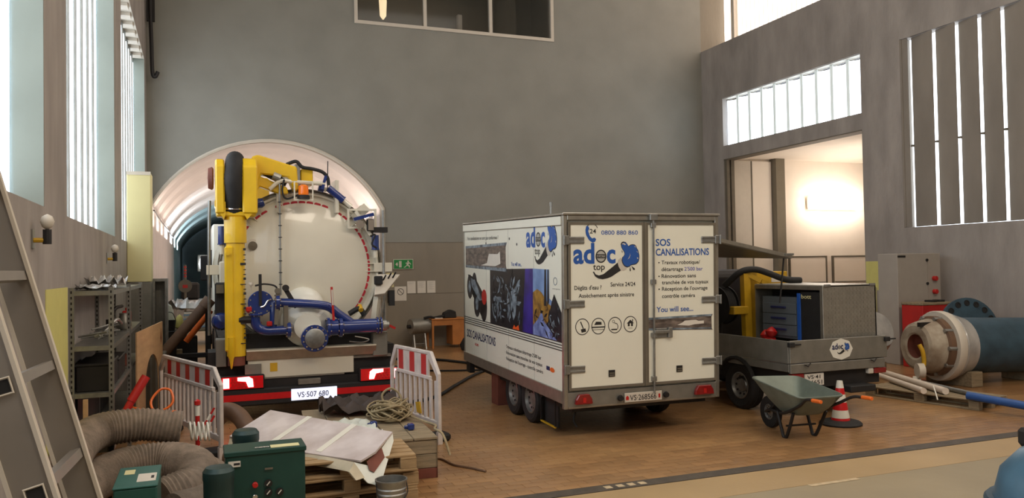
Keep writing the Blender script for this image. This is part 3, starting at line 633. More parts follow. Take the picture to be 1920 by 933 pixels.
# small crawler robot print near the nose
sidepoly([disc(3.80, 1.30, .15, .20, 14), disc(3.55, 1.34, .13, .20, 14), disc(3.42, 1.05, .17, .22, 14), disc(3.08, 1.02, .16, .24, 14), [(3.9, 1.5), (3.5, 1.45), (3.1, 1.22), (2.95, 1.0), (3.2, .86), (3.7, 1.2)]], m_pblack, .002, 'crawler_print')
sidepoly([disc(3.80, 1.30, .07, .10, 12), disc(3.55, 1.34, .05, .09, 12), disc(3.42, 1.05, .08, .11, 12), [(3.75, 1.45), (3.5, 1.40), (3.15, 1.12), (3.3, 1.1), (3.7, 1.32)]], m_psteel, .004, 'crawler_print')
sidepoly([disc(3.05, 1.17, .12, .12, 12)], m_red, .005, 'crawler_print')
for k in range(4): z0 = .80-.033*k; sidepoly([[(4.10, z0), (.06, z0), (.06, z0-.011), (4.10, z0-.011)]], m_text, .0085, 'stripe')
stext('SOS CANALISATIONS', m_navy, 3.98, .47, 1.45, .125, .02)
text('HELMO', B_, m_redr, (.012, 3.55, .37), RS, UU, .2, .04, .02)
for s_, z, wd2 in (('Travaux robotique détartrage 2\'500 bar', .50, 1.36), ('Rénovation sans tranchée de vos tuyaux', .415, 1.40), ('Réception de l\'ouvrage - contrôle caméra', .33, 1.42)):
    stext('· '+s_, m_text, 2.10, z, wd2, .046)
sidepoly([[(.57, .40), (.46, .40), (.46, .45), (.57, .45)]], m_navy, .002, 'small_emblem'); sidepoly([disc(.38, .42, .075, .03, 12)], m_orange, .003, 'small_emblem')
sidepoly(ringpoly(.27, 1.52, .06, .05, .012, 16), m_psteel, .002, 'small_emblem'); stext('entreprise', m_gprint, .36, 1.42, .24, .02)
sidepoly([disc(1.9, 2.06, .02, .02, 8), disc(1.6, 1.98, .02, .02, 8), disc(2.95, 2.0, .02, .02, 8)], m_dark, .002, 'screw_cap')
# open side flap on the right
fp = MB(); a = Vector((W_, .2, H_-.28)); 
fp.add([(W_, .18, 2.06), (W_+1.28, .18, 1.80), (W_+1.28, .18, 1.755), (W_, .18, 2.0), (W_, 3.9, 2.06), (W_+1.28, 3.9, 1.80), (W_+1.28, 3.9, 1.755), (W_, 3.9, 2.0)], [(0, 1, 2, 3), (4, 7, 6, 5), (0, 4, 5, 1), (1, 5, 6, 2), (2, 6, 7, 3), (3, 7, 4, 0)])
fo = fp.build('side_flap', m_alud, t)
MB().bar((W_, .17, 2.04), (W_+1.29, .17, 1.785), .02, .05).build('flap_edge', m_alu, fo); MB().box(W_+1.16, W_+1.3, .14, .22, 1.80, 1.83).build('flap_latch', m_steel, fo)
MB().cyl((W_+1.22, .25, 1.76), (W_+1.15, .25, 1.15), .012, n=6).build('gas_strut', m_dark, fo)
MB().cyl((1.2, 3.18, H_), (1.2, 3.18, H_+.28), .022, n=8).cyl((1.2, 3.18, H_+.28), (1.2, 3.18, H_+.34), .03, n=8).build('roof_vent_pipe', m_steel, t)
# ================================================================== VACUUM TANKER TRUCK
t = thing('vacuum_truck', 'white round tank suction truck with lit red tail lamps backing out of the tunnel', 'truck', (1.49, 12, 0))
def B(mb, name, mat, par=None, **k): return mb.build(name, mat, par or t, world=True, **k)
tc = Vector((1.43, 12.25, 2.13)); RT = 1.16
tank = B(MB().lathe([(RT, .03), (RT, 5.6), (RT*.9, 5.85), (RT*.5, 6.05), (.001, 6.1)], tc, (0, 1, 0), 56), 'tank', m_tank, smooth=40)
for yy in (1.4, 2.8, 4.2): B(MB().lathe([(RT, yy), (RT+.04, yy+.01), (RT+.04, yy+.09), (RT, yy+.1)], tc, (0, 1, 0), 56, cap=False), 'tank_band', m_tank, tank, smooth=40)
door = B(MB().lathe([(.001, -.17), (.35, -.155), (.7, -.10), (.95, -.03), (1.04, -.0), (1.06, .01), (1.13, .01), (1.16, .03), (1.16, .09), (.001, .09)], tc, (0, 1, 0), 64), 'tank_door', m_tank, smooth=25)
B(MB().lathe([(1.10, -.03), (1.13, -.035), (1.14, .01), (1.10, .01), (1.10, -.03)], tc, (0, 1, 0), 64, cap=False), 'door_rim', m_tank, door, smooth=25)
B(MB().lathe([(1.165, -.02), (1.19, -.02), (1.19, .1), (1.165, .1), (1.165, -.02)], tc, (0, 1, 0), 64, cap=False), 'door_band', m_seal, door, smooth=25)
# red dashes
dproto = None; clamps = (0, 42, 62, 118, 138, 180)
for k in range(54):
    a = k*360/54+3.3
    if any(abs((a-c+180) % 360-180) < 2.6 for c in clamps): continue
    if 232 < a < 300: continue
    if dproto is None:
        pl = []; w0, h0 = .050, .026
        for q in range(12):
            th = 2*PI*q/12; pl.append((h0*math.cos(th), (w0-h0)*(1 if math.sin(th) >= 0 else -1)+h0*math.sin(th)))
        dproto = MB().prism(pl, 'y', -.004, .004).build('red_marking', m_dash, door); o = dproto
    else: o = dproto.copy(); COL.objects.link(o)
    ar = math.radians(a); o.matrix_local = wm(door).inverted() @ Matrix.Translation(tc+Vector((.982*math.cos(ar), -.018, .982*math.sin(ar)))) @ Matrix.Rotation(-ar, 4, 'Y')
# clamps with gussets
for a in (0, 44, 136, 180):
    ar = math.radians(a); d = Vector((math.cos(ar), 0, math.sin(ar))); s_ = Vector((-d.z, 0, d.x))
    mb = MB()
    for off in (-.06, .06):
        p0 = tc+s_*off
        pts = [p0+d*.88+Vector((0, -.03, 0)), p0+d*1.32+Vector((0, -.06, 0)), p0+d*1.32+Vector((0, .18, 0)), p0+d*.9+Vector((0, .12, 0))]
        mb.add([p-s_*.008 for p in pts]+[p+s_*.008 for p in pts], [(0, 1, 2, 3), (7, 6, 5, 4), (0, 4, 5, 1), (1, 5, 6, 2), (2, 6, 7, 3), (3, 7, 4, 0)])
    mb.bar(tc+d*1.06+Vector((0, -.06, 0)), tc+d*1.34+Vector((0, -.06, 0)), .14, .02, up=(0, 1, 0))
    B(mb, 'clamp_bracket', m_tank, door, bevel=.004)
for x in (1.09, 1.93): B(MB().box(x-.03, x+.03, 12.10, 12.5, 2.95, 3.45), 'hinge_arm', m_tank, door, bevel=.01)
def ram(p, q, par=t):
    p = Vector(p); q = Vector(q); d = (q-p).normalized(); L = (q-p).length
    r = B(MB().cyl(p, p+d*L*.62, .055, n=14).cyl(p+d*L*.62, p+d*L*.66, .062, n=14), 'hydraulic_ram', m_blue, par, smooth=40)
    B(MB().cyl(p+d*L*.66, q, .035, n=10), 'ram_rod', m_tank, r)
ram((1.66, 12.15, 3.33), (1.78, 12.15, 3.30)); ram((1.80, 12.12, 3.33), (2.14, 12.12, 3.05)); ram((2.50, 12.12, 2.62), (2.50, 12.12, 2.28)); ram((.30, 12.12, 2.75), (.30, 12.12, 2.35)); ram((.82, 12.1, 3.12), (.70, 12.1, 2.98))
B(MB().lathe([(.001, -.06), (.06, -.05), (.075, 0), (.06, .05), (.001, .06)], (.82, 12.05, 3.08), (1, 0, .4), 14), 'accumulator', m_blue, smooth=50)
B(MB().cyl((1.09, 12.0, 3.38), (1.09, 12.0, 1.75), .014, n=8), 'level_rod', m_steel)
mk = MB()
for k in range(8): mk.box(1.065, 1.115, 11.98, 12.0, 1.9+k*.17, 1.912+k*.17)
B(mk, 'level_mark', m_dark, kind='stuff')
B(MB().lathe([(.10, 0), (.10, -.025), (.065, -.03), (.06, -.04), (.001, -.04)], (.72, 12.2, 2.47), (0, 1, 0), 20), 'sight_port', m_frame, smooth=30)
B(MB().lathe([(.065, 0), (.001, -.01)], (.72, 12.15, 2.47), (0, 1, 0), 20), 'port_glass', m_seal)
# beacon and top rail
bc = B(MB().lathe([(.09, 0), (.09, .05), (.075, .06)], (1.42, 11.95, 3.14), (0, 0, 1), 16), 'beacon', m_dark, smooth=30)
B(MB().lathe([(.07, 0), (.075, .02), (.07, .13), (.04, .15), (.001, .15)], (1.42, 11.95, 3.2), (0, 0, 1), 16), 'beacon_lens', m_beacon, bc, smooth=40)
B(MB().frame(1.28, 1.56, 3.12, 3.40, .02, 11.92, 11.94), 'beacon_guard', m_tank)
B(MB().tube(bez([(.95, 12.0, 3.28), (1.1, 12.0, 3.40), (1.3, 12.05, 3.40), (1.75, 12.05, 3.38)]), .03, 8), 'top_rail', m_tank)
B(MB().tube(bez([(1.15, 11.95, 3.42), (1.12, 11.93, 3.25), (1.18, 11.93, 3.14), (1.35, 11.95, 3.2)]), .014, 6), 'black_cable', m_black)
# right work light and bracket
B(MB().frame(2.08, 2.52, 2.72, 3.02, .03, 12.1, 12.14), 'lamp_frame', m_tank); B(MB().bar((2.2, 12.08, 2.98), (2.42, 12.08, 2.62), .03, .05), 'lamp_strut', m_tank)
B(MB().bar((2.15, 12.0, 2.85), (2.45, 12.0, 2.93), .10, .05), 'ram_guard', m_blue)
wlp = B(MB().box(2.36, 2.46, 12.0, 12.1, 2.68, 2.86), 'work_lamp', m_black, bevel=.01); B(MB().box(2.37, 2.45, 11.985, 12.0, 2.69, 2.85), 'lamp_glass', m_chrome, wlp)
B(MB().lathe([(.06, 0), (.075, .02), (.06, .09), (.001, .1)], (2.26, 12.05, 2.78), (0, 1, 0), 14), 'round_lamp', m_chrome, smooth=40)
B(MB().box(2.45, 2.68, 12.05, 12.15, 2.66, 2.74), 'cable_bracket', m_dark)
B(MB().tube(bez([(2.4, 12.0, 2.6), (2.47, 11.98, 2.62), (2.42, 11.98, 2.48), (2.5, 12, 2.42)]), .014, 6), 'black_cable', m_black)
B(MB().tube([(2.62, 12.1, 3.0), (2.62, 12.1, .9)], .02, 8), 'side_rail', m_steel)
# left side ladder rail, mirror
B(MB().tube(bez([(.14, 12.2, 3.12), (.13, 12.2, 2.6), (.12, 12.2, 1.2)]), .022, 8), 'side_rail', m_steel)
B(MB().box(.26, .42, 12.15, 12.45, 1.9, 2.25), 'side_tank', m_tank, bevel=.02)
B(MB().box(.20, .40, 12.1, 12.2, 1.30, 1.95), 'pump_bracket', m_dark, bevel=.02)
lw = B(MB().box(.20, .33, 11.98, 12.06, 1.78, 1.94), 'square_lamp', m_black, bevel=.012); B(MB().box(.215, .315, 11.97, 11.98, 1.80, 1.92), 'lamp_glass', m_seal, lw)
B(MB().lathe([(.001, 0), (.10, .03), (.13, .10), (.10, .17), (.001, .2)], (.28, 12.02, 1.4), (0, 1, 0), 16), 'float_ball', m_blue, smooth=50)
# control panel right
cp = B(MB().add([(2.42, 11.85, 1.72), (2.58, 11.85, 1.74), (2.84, 11.95, 2.02), (2.48, 11.95, 2.03), (2.42, 11.9, 1.69), (2.58, 11.9, 1.70), (2.84, 12.0, 1.98), (2.48, 12.0, 1.98)], [(0, 1, 2, 3), (7, 6, 5, 4), (0, 4, 5, 1), (1, 5, 6, 2), (2, 6, 7, 3), (3, 7, 4, 0)]), 'control_panel', m_frame, bevel=.006)
for i, (x, z) in enumerate(((2.57, 1.95), (2.65, 1.98), (2.72, 1.99))): B(MB().cyl((x, 11.93, z-.02), (x+.03, 11.86, z+.06), .012, n=6), 'joystick', m_black, cp)
sc = B(MB().box(2.43, 2.55, 11.84, 11.92, 1.87, 2.0), 'display', m_black, cp, bevel=.012); 
B(MB().bar((2.5, 12.0, 1.7), (2.44, 12.05, 1.2), .10, .08), 'panel_post', m_tank); B(MB().tube([(2.62, 11.95, 1.75), (2.52, 12, 1.3)], .02, 6), 'panel_strut', m_steel)
B(MB().box(2.66, 2.74, 11.9, 11.98, 1.55, 1.78), 'remote_holder', m_black)
# blue pipework
PY = 11.72
def flange(c, ax, r, th=.03, par=None, n=8, nm='flange', bolts=True):
    c = Vector(c); a = Vector(ax).normalized()
    f_ = B(MB().lathe([(.001, -th/2), (r*.97, -th/2), (r, -th/2+.004), (r, th/2-.004), (r*.97, th/2), (.001, th/2)], c, a, 24), nm, m_blue, par, smooth=30)
    if bolts:
        x = a.cross(Vector((0, 0, 1)));
        if x.length < .05: x = Vector((1, 0, 0))
        x.normalize(); y = a.cross(x); mb = MB()
        for k in range(n): an = 2*PI*(k+.5)/n; p = c+(x*math.cos(an)+y*math.sin(an))*r*.84; mb.cyl(p-a*(th/2+.014), p+a*(th/2+.014), .0115, n=6)
        B(mb, 'bolt', m_chrome, f_, kind='stuff')
    return f_
v1 = flange((.79, PY, 1.66), (0, 1, 0), .17, .08, n=10, nm='valve_body')
B(MB().tube(bez([(.79, PY-.07, 1.60), (.84, PY-.09, 1.62), (.88, PY-.08, 1.68), (.92, PY-.08, 1.70)]), .012, 6), 'valve_handle', m_chrome, v1)
B(MB().box(.765, .805, PY-.07, PY-.04, 1.62, 2.06), 'lever', m_dark, v1)
B(MB().tube(bez([(.72, PY, 1.9), (.85, PY, 1.92), (1.0, PY, 1.88), (1.02, PY, 1.75)]), .014, 6), 'black_cable', m_black)
gz = B(MB().cyl((.665, PY, 1.9), (.665, PY, 1.75), .01, n=6).lathe([(.03, 0), (.035, .02), (.03, .05), (.001, .05)], (.665, PY, 1.9), (0, 0, 1), 12), 'gauge', m_frame)
B(MB().tube(bez([(.72, PY, 1.52), (.72, PY, 1.40), (.76, PY, 1.31), (.86, PY, 1.27), (1.0, PY, 1.265), (1.16, PY, 1.265)], 6), .068, 16), 'elbow_pipe', m_blue, smooth=50)
flange((.73, PY, 1.50), (0, 0, 1), .10, .025); flange((1.17, PY, 1.265), (1, 0, 0), .11, .05); flange((1.02, PY, 1.66), (1, 0, 0), .12, .05)
B(MB().box(1.10, 1.16, PY-.05, PY+.05, 1.3, 1.62), 'grey_bracket', m_seal)
B(MB().tube([(1.0, PY, 1.66), (.96, PY, 1.66), (.96, PY, 1.3)], .05, 14), 'riser_pipe', m_blue, smooth=50)
up = B(MB().tube(bez([(.98, PY, 1.66), (1.3, PY, 1.635), (1.62, PY, 1.60), (1.75, PY, 1.56), (1.86, PY, 1.47), (2.06, PY, 1.32)], 6), .064, 16), 'upper_pipe', m_blue, smooth=50)
B(MB().cyl((1.92, PY, 1.275), (2.44, PY, 1.275), .105, n=24), 'outlet_pipe', m_blue, smooth=40)
flange((1.72, PY, 1.275), (1, 0, 0), .145, .04); flange((1.80, PY, 1.275), (1, 0, 0), .12, .12, bolts=False, nm='slide_valve'); flange((1.89, PY, 1.275), (1, 0, 0), .145, .05)
flange((2.43, PY, 1.275), (1, 0, 0), .125, .025); flange((2.48, PY, 1.275), (1, 0, 0), .125, .025)
B(MB().cyl((2.48, PY, 1.275), (2.56, PY, 1.275), .085, n=20).cyl((2.56, PY, 1.275), (2.60, PY, 1.275), .06, n=16), 'coupling', m_steel, smooth=40)
B(MB().bar((2.60, PY, 1.27), (2.70, PY, 1.22), .02, .035), 'coupling_lever', m_red)
lev = B(MB().bar((1.78, PY-.12, 1.38), (1.755, PY-.12, 1.86), .03, .03), 'red_lever', m_red); B(MB().bar((1.768, PY-.137, 1.60), (1.757, PY-.137, 1.82), .01, .022), 'lever_label', m_frame, lev)
for a_, b_ in (((.50, PY, 1.43), (.66, PY, 1.43)),): B(MB().cyl(a_, b_, .05, n=12), 'pump_stub', m_dark)
for c_ in ((.63, PY-.05, 1.58), (.90, PY-.05, 1.37)): B(MB().box(c_[0]-.035, c_[0]+.04, c_[1]-.03, c_[1]+.02, c_[2]-.035, c_[2]+.03), 'red_tap', m_red, bevel=.01)
B(MB().bar((1.02, PY-.05, 1.80), (.99, PY-.05, 1.35), .05, .05).cyl((1.02, PY-.09, 1.82), (1.02, PY, 1.82), .04, n=12), 'clamp_arm', m_seal)
B(MB().bar((1.13, PY, 1.84), (1.28, PY, 1.58), .05, .06).cyl((1.13, PY-.07, 1.86), (1.13, PY+.03, 1.86), .045, n=12), 'clamp_arm', m_dark)
# dome and round window outlet
B(MB().lathe([(.30, .15), (.30, .0), (.26, -.10), (.16, -.16), (.001, -.19)], (1.42, 12.05, 1.56), (0, 1, 0), 28), 'dome', m_white, smooth=50)
B(MB().lathe([(.36, .2), (.36, -.05), (.30, -.2), (.2, -.28), (.19, -.32)], (1.45, 12.05, 1.33), (0.05, 1, .1), 28), 'outlet_housing', m_white, smooth=50)
pw = flange((1.51, 11.6, 1.14), (0, 1, 0), .19, .05, n=12, nm='window_flange')
B(MB().lathe([(.14, -.03), (.14, -.05), (.13, -.055), (.001, -.06)], (1.51, 11.6, 1.14), (0, 1, 0), 28), 'round_glass', m_steel, pw, smooth=30)
B(MB().cyl((1.51, 11.62, 1.14), (1.5, 11.95, 1.2), .17, n=24), 'outlet_neck', m_tank, smooth=40)
B(MB().box(.5, 2.45, 11.95, 12.4, .98, 1.22), 'sub_frame', m_dark)
B(MB().tube(bez([(2.1, PY, 1.13), (2.3, PY-.02, 1.08), (2.2, PY-.02, 1.04), (2.02, PY, 1.06)]), .01, 6), 'black_cable', m_steel)
B(MB().tube(bez([(2.05, 11.9, 1.45), (2.2, 11.9, 1.52), (2.28, 11.9, 1.42)]), .04, 8), 'black_hose', m_black); B(MB().cyl((2.22, 11.85, 1.5), (2.22, 11.95, 1.56), .035, n=10), 'brass_fitting', m_yeld)
# rear deck, panels, bumper
B(MB().prism([(11.75, .98), (12.4, .98), (12.4, 1.01), (11.75, 1.0)], 'x', .60, 2.42), 'deck_plate', m_tank)
B(MB().prism([(11.76, .99), (11.80, .99), (11.86, .86), (11.82, .85)], 'x', .60, 2.42), 'steel_apron', m_alu)
B(MB().box(2.38, 2.60, 11.8, 12.3, .82, 1.18), 'corner_block', m_alud, bevel=.01)
B(MB().box(.62, 2.10, 11.84, 11.90, .60, .85), 'rear_panel', m_tank, bevel=.004); B(MB().box(.62, 1.96, 11.83, 11.86, .58, .60), 'panel_lip', m_alu)
B(MB().box(.92, 1.02, 11.835, 11.842, .68, .80), 'yellow_sticker', m_yeld)
B(MB().box(.10, 2.72, 11.92, 12.5, .46, .98), 'tail_frame', m_dark)
B(MB().box(2.08, 2.66, 11.86, 11.93, .80, .84), 'steel_ledge', m_alud)
B(MB().box(.20, .34, 11.85, 12.2, .78, 1.16), 'fender_box', m_alud, bevel=.008)
B(MB().box(.58, .80, 11.80, 11.835, .66, .80), 'lamp_bracket', m_alud)
bm_ = B(MB().box(.24, 2.74, 11.78, 11.92, .22, .46), 'bumper', m_black, bevel=.02)
B(MB().box(.27, 1.20, 11.774, 11.781, .30, .39), 'red_reflector', m_redr, bm_); B(MB().box(1.83, 2.71, 11.774, 11.781, .30, .39), 'red_reflector', m_redr, bm_)
B(MB().box(1.30, 1.62, 11.80, 11.88, .465, .55), 'step_grip', m_alu, bevel=.01)
pl = B(MB().box(1.20, 1.84, 11.76, 11.775, .26, .42), 'number_plate', m_glow2)
text('VS·507 680', pl, m_text, Vector((1.28, 11.757, .30))-Vector((1.49, 12, 0)), RR, UU, .44, .075, .006)
B(MB().box(1.215, 1.235, 11.75, 11.76, .27, .41), 'plate_lamp', m_day, pl); B(MB().box(1.80, 1.83, 11.75, 11.76, .27, .41), 'plate_lamp', m_day, pl)
B(MB().box(.56, 2.6, 11.84, 11.92, .46, .57), 'cross_beam', m_dark)
for x0, x1, s in ((.27, .82, 1), (2.19, 2.73, -1)):
    hs = B(MB().box(x0-.02, x1+.02, 11.78, 11.86, .455, .655), 'lamp_housing', m_dark, bevel=.01)
    B(MB().box(x0, x1, 11.765, 11.782, .47, .64), 'lamp_lens', m_lampr, hs, bevel=.004)
    xa = x0+.02 if s == 1 else x1-.10
    B(MB().box(xa, xa+.08, 11.755, 11.766, .49, .625), 'lit_lamp', m_glow, hs)
    xc = x0+.30 if s == 1 else x1-.30
    B(MB().prism([(xc-.09*s, .64-.01), (xc+.06*s, .635), (xc+.11*s, .60), (xc+.12*s, .49), (xc+.05*s, .49), (xc+.02*s, .57), (xc-.09*s, .585)], 'y', 11.755, 11.766), 'lit_lamp', m_glow, hs)
    hx = MB()
    for k in range(7):
        for j in range(4): hx.box(x0+.11+k*.05+(j % 2)*.02, x0+.14+k*.05+(j % 2)*.02, 11.758, 11.765, .485+j*.037, .51+j*.037)
    B(hx, 'lens_pattern', m_redr, hs, kind='stuff')
B(MB().box(.85, 2.05, 12.2, 20.5, .62, .95), 'chassis_rail', m_dark)
for yy in (13.9, 15.25, 19.6):
    for xx, a in ((.42, (-1, 0, 0)), (2.56, (1, 0, 0))): 
        wheel(t, Vector((xx, yy, .5))-Vector((1.49, 12, 0)), .5, .32, .55, a)
B(MB().box(.26, .55, 13.1, 16.0, 1.02, 1.10), 'mudguard', m_dark); B(MB().box(2.40, 2.72, 13.1, 16.0, 1.02, 1.10), 'mudguard', m_dark)
B(MB().box(.28, .6, 16.3, 18.2, .5, 1.3), 'side_locker', m_alu, bevel=.02); B(MB().box(2.38, 2.7, 16.3, 18.2, .5, 1.3), 'side_locker', m_alu, bevel=.02)
cb = B(MB().prism([(18.7, .9), (20.9, .55), (21.0, 1.6), (20.85, 2.9), (20.5, 3.15), (18.7, 3.15)], 'x', .26, 2.72), 'cab', m_white, bevel=.04)
B(MB().box(.24, .262, 19.3, 20.6, 1.75, 2.6), 'side_window', m_dark, cb); B(MB().box(2.718, 2.74, 19.3, 20.6, 1.75, 2.6), 'side_window', m_dark, cb)
B(MB().box(.02, .22, 20.7, 20.8, 1.9, 2.5), 'mirror', m_dark, cb, bevel=.02)
B(MB().box(.5, 2.4, 12.9, 18.2, 1.0, 1.1), 'tank_saddle', m_dark)
# crane
cr = t
col = B(MB().cyl((.47, 11.8, .93), (.47, 11.8, 2.55), .125, n=28), 'suction_boom', m_yel, smooth=40)
B(MB().cyl((.47, 11.8, 2.5), (.47, 11.8, 2.86), .15, n=28), 'boom_collar', m_yel, col, smooth=40); B(MB().cyl((.47, 11.8, .80), (.47, 11.8, .93), .115, n=24), 'boom_end', m_rust, col, smooth=40)
B(MB().box(.32, .44, 11.66, 11.80, 1.0, 2.45), 'inner_tube', m_yel, col, bevel=.02)
B(MB().lathe([(.05, .3), (.05, .05), (.03, 0), (.012, -.12), (.001, -.14)], (.40, 11.68, .90), (0, 0, 1), 12), 'boom_spike', m_yel, col, smooth=30)
lg = MB()
for k in range(20): z0 = 1.1+k*.068; lg.box(.565 if k % 4 else .50, .60, 11.688, 11.694, z0, z0+.014+.02*(k % 3 == 1))
B(lg, 'scale_mark', m_text, col, kind='stuff')
B(MB().cyl((.36, 11.66, 2.35), (.36, 11.60, 2.35), .028, n=12), 'eye_bolt', m_yel, col)
# head bracket: two cheeks around the black hose
hd = B(MB().box(.22, .74, 11.66, 11.98, 2.86, 2.93), 'crane_head', m_yel, bevel=.02)
B(MB().prism([(11.62, 2.90), (11.62, 3.56), (11.72, 3.66), (11.95, 3.66), (12.0, 3.0), (11.9, 2.90)], 'x', .21, .33), 'cheek_plate', m_yel, hd, bevel=.02)
B(MB().prism([(11.62, 2.90), (11.62, 3.56), (11.72, 3.68), (12.1, 3.70), (12.2, 3.4), (12.0, 3.0), (11.9, 2.90)], 'x', .56, .76), 'cheek_plate', m_yel, hd, bevel=.02)
B(MB().prism([(.32, 2.82), (.20, 3.0), (.20, 3.08), (.34, 3.06), (.34, 2.9)], 'y', 11.64, 11.9), 'cheek_gusset', m_yel, hd)
B(MB().prism([(.62, 2.82), (.76, 2.98), (.76, 3.1), (.58, 3.06), (.58, 2.9)], 'y', 11.64, 11.9), 'cheek_gusset', m_yel, hd)
hz = bez([(.45, 11.78, 2.93), (.45, 11.71, 3.15), (.44, 11.67, 3.38), (.46, 11.72, 3.58), (.48, 11.95, 3.68), (.50, 12.3, 3.70)], 9)
B(MB().tube(hz, lambda u: .124+.003*math.sin(u*160), 22), 'suction_hose', m_black, smooth=60)
for zz in (2.955, 2.995): B(MB().lathe([(.128, 0), (.132, .005), (.132, .022), (.128, .027)], (.45, 11.77, zz), (0, 0, 1), 24), 'hose_clamp', m_chrome, smooth=30)
B(MB().lathe([(.001, -.06), (.14, -.05), (.16, 0), (.14, .02)], (.17, 11.85, 3.4), (1, 0, 0), 18), 'side_cap', m_rust, smooth=40)
B(MB().prism([(.70, 3.86-.12), (.74, 3.76), (.80, 3.78), (1.26, 3.64), (1.34, 3.62), (1.36, 3.28), (1.30, 3.26), (1.22, 3.46), (.84, 3.50), (.76, 3.30)], 'y', 12.02, 12.30), 'main_boom', m_yel, bevel=.02)
B(MB().prism([(.74, 3.42), (.80, 3.48), (1.20, 3.32), (1.22, 3.22), (1.10, 3.22), (.82, 3.32), (.76, 3.22)], 'y', 12.05, 12.2), 'lower_link', m_yel, bevel=.015)
B(MB().cyl((.86, 12.1, 3.55), (1.2, 12.1, 3.38), .05, n=12), 'luffing_ram', m_dark); B(MB().cyl((1.0, 12.02, 3.48), (1.1, 12.02, 3.44), .06, n=12), 'ram_clevis', m_steel)
B(MB().box(1.40, 1.58, 12.1, 12.4, 3.36, 3.60), 'valve_block', m_yel, bevel=.015); B(MB().box(1.31, 1.39, 12.05, 12.3, 3.34, 3.66), 'pivot_block', m_steel, bevel=.01)
B(MB().tube(bez([(1.2, 12.1, 3.66), (1.33, 12.05, 3.70), (1.42, 12.05, 3.62), (1.55, 12.05, 3.60), (1.7, 12.05, 3.56), (1.78, 12.05, 3.48), (1.80, 12.05, 3.36)]), .026, 8), 'hydraulic_hose', m_black, smooth=50)
B(MB().bar((1.70, 12.05, 3.30), (1.76, 12.05, 3.50), .05, .04), 'hose_bracket', m_blue); B(MB().cyl((1.78, 12.05, 3.3), (1.79, 12.05, 3.72), .008, n=6), 'whip_aerial', m_dark)
B(MB().cyl((.50, 12.3, 3.70), (.50, 15.6, 3.70), .11, n=16), 'boom_tube', m_yeld, smooth=40); B(MB().box(.4, 1.2, 15.2, 15.8, 3.1, 3.8), 'crane_base', m_yeld, bevel=.03)
# ================================================================== PICKUP
t = thing('pickup_truck', 'small grey flatbed pickup with open drop sides and round logo on its tailgate', 'truck', (8.06, 8.5, 0))
X0, X1, Y0, Y1 = 7.22, 8.90, 8.5, 11.1
B(MB().box(X0+.03, X1-.03, Y0+.04, Y1, .66, .74), 'bed_floor', m_alud)
tg = B(MB().box(X0, X1, Y0, Y0+.035, .765, 1.065), 'tailgate', m_alud, bevel=.006)
B(MB().box(X0, X1-.05, Y0-.005, Y0+.03, .63, .755), 'rear_sill', m_alud, bevel=.006)
B(MB().box(X0-.015, X0+.02, Y0+.02, Y1, .765, 1.06), 'side_board', m_alud, bevel=.006); B(MB().box(X0-.01, X0+.02, Y0+.02, Y1, .65, .755), 'side_sill', m_alud, bevel=.006)
B(MB().box(X1-.02, X1+.015, Y0+.02, Y1, .765, 1.06), 'side_board', m_alud, bevel=.006); B(MB().box(X1-.06, X1-.03, Y0+.02, Y1, .65, .755), 'side_sill', m_alud, bevel=.006)
for x in (X0-.03, X1-.06):
    B(MB().box(x, x+.09, Y0-.035, Y0+.02, .985, 1.045).box(x+.0, x+.20, Y0-.03, Y0-.012, 1.005, 1.025), 'gate_latch', m_black, bevel=.006)
for x in (X0+.22, X1-.32): B(MB().tube([(x, Y0-.02, .745), (x+.05, Y0-.03, .72), (x+.1, Y0-.02, .76)], .008, 6), 'tie_ring', m_dark)
B(MB().prism(disc(8.08, .915, .20, .145, 8), 'y', Y0-.004, Y0-.001), 'logo_plate', m_white, tg)
logo(tg, Vector((7.92, Y0-.006, .85))-Vector((8.06, 8.5, 0)), RR, UU, .00042, small=True)
for x0, x1, m_ in ((7.25, 7.45, m_lampd), (8.66, 8.88, m_lampd), (8.56, 8.65, m_frame)): B(MB().box(x0, x1, Y0-.0, Y0+.08, .55, .625), 'tail_light', m_, bevel=.01)
pl = B(MB().box(7.47, 7.79, Y0+.02, Y0+.035, .455, .615), 'number_plate', m_paper)
text('VS·41', pl, m_text, Vector((7.51, Y0+.018, .545))-Vector((8.06, 8.5, 0)), RR, UU, .22, .05, .006); text('44651', pl, m_text, Vector((7.50, Y0+.018, .47))-Vector((8.06, 8.5, 0)), RR, UU, .26, .055, .006)
B(MB().box(7.30, 8.8, Y0+.06, Y1, .42, .64), 'chassis', m_dark); B(MB().box(8.10, 8.54, Y0-.14, Y0+.1, .34, .43), 'rear_step', m_black, bevel=.01)
for yy in (9.62, 12.0):
    for xx, a in ((X0+.12, (-1, 0, 0)), (X1-.14, (1, 0, 0))): wheel(t, Vector((xx, yy, .34))-Vector((8.06, 8.5, 0)), .34, .21, .58, a)
B(MB().tube([Vector((X0-.02, 9.62+.42*math.cos(a), .34+.40*math.sin(a))) for a in [math.radians(20+14*k) for k in range(11)]], .03, 6), 'mudguard', m_black)
cb = B(MB().prism([(11.2, .45), (13.1, .4), (13.15, 1.0), (12.9, 1.15), (12.5, 1.95), (11.3, 2.0), (11.2, 1.9)], 'x', X0, X1), 'cab', m_dark, bevel=.03)
B(MB().box(X0+.2, X1-.2, 11.18, 11.2, 1.3, 1.85), 'rear_window', m_pblack, cb)
t = thing('tool_box', 'tread plate aluminium box standing open on the pickup bed with drawers inside', 'tool box', (8.36, 8.7, .74))
BX0, BX1, BY0, BY1, BZ = 7.90, 8.84, 8.62, 10.05, 1.77
B(MB().box(BX0, BX1, BY0, BY0+.02, .75, BZ), 'rear_panel', m_checker)
q = MB()
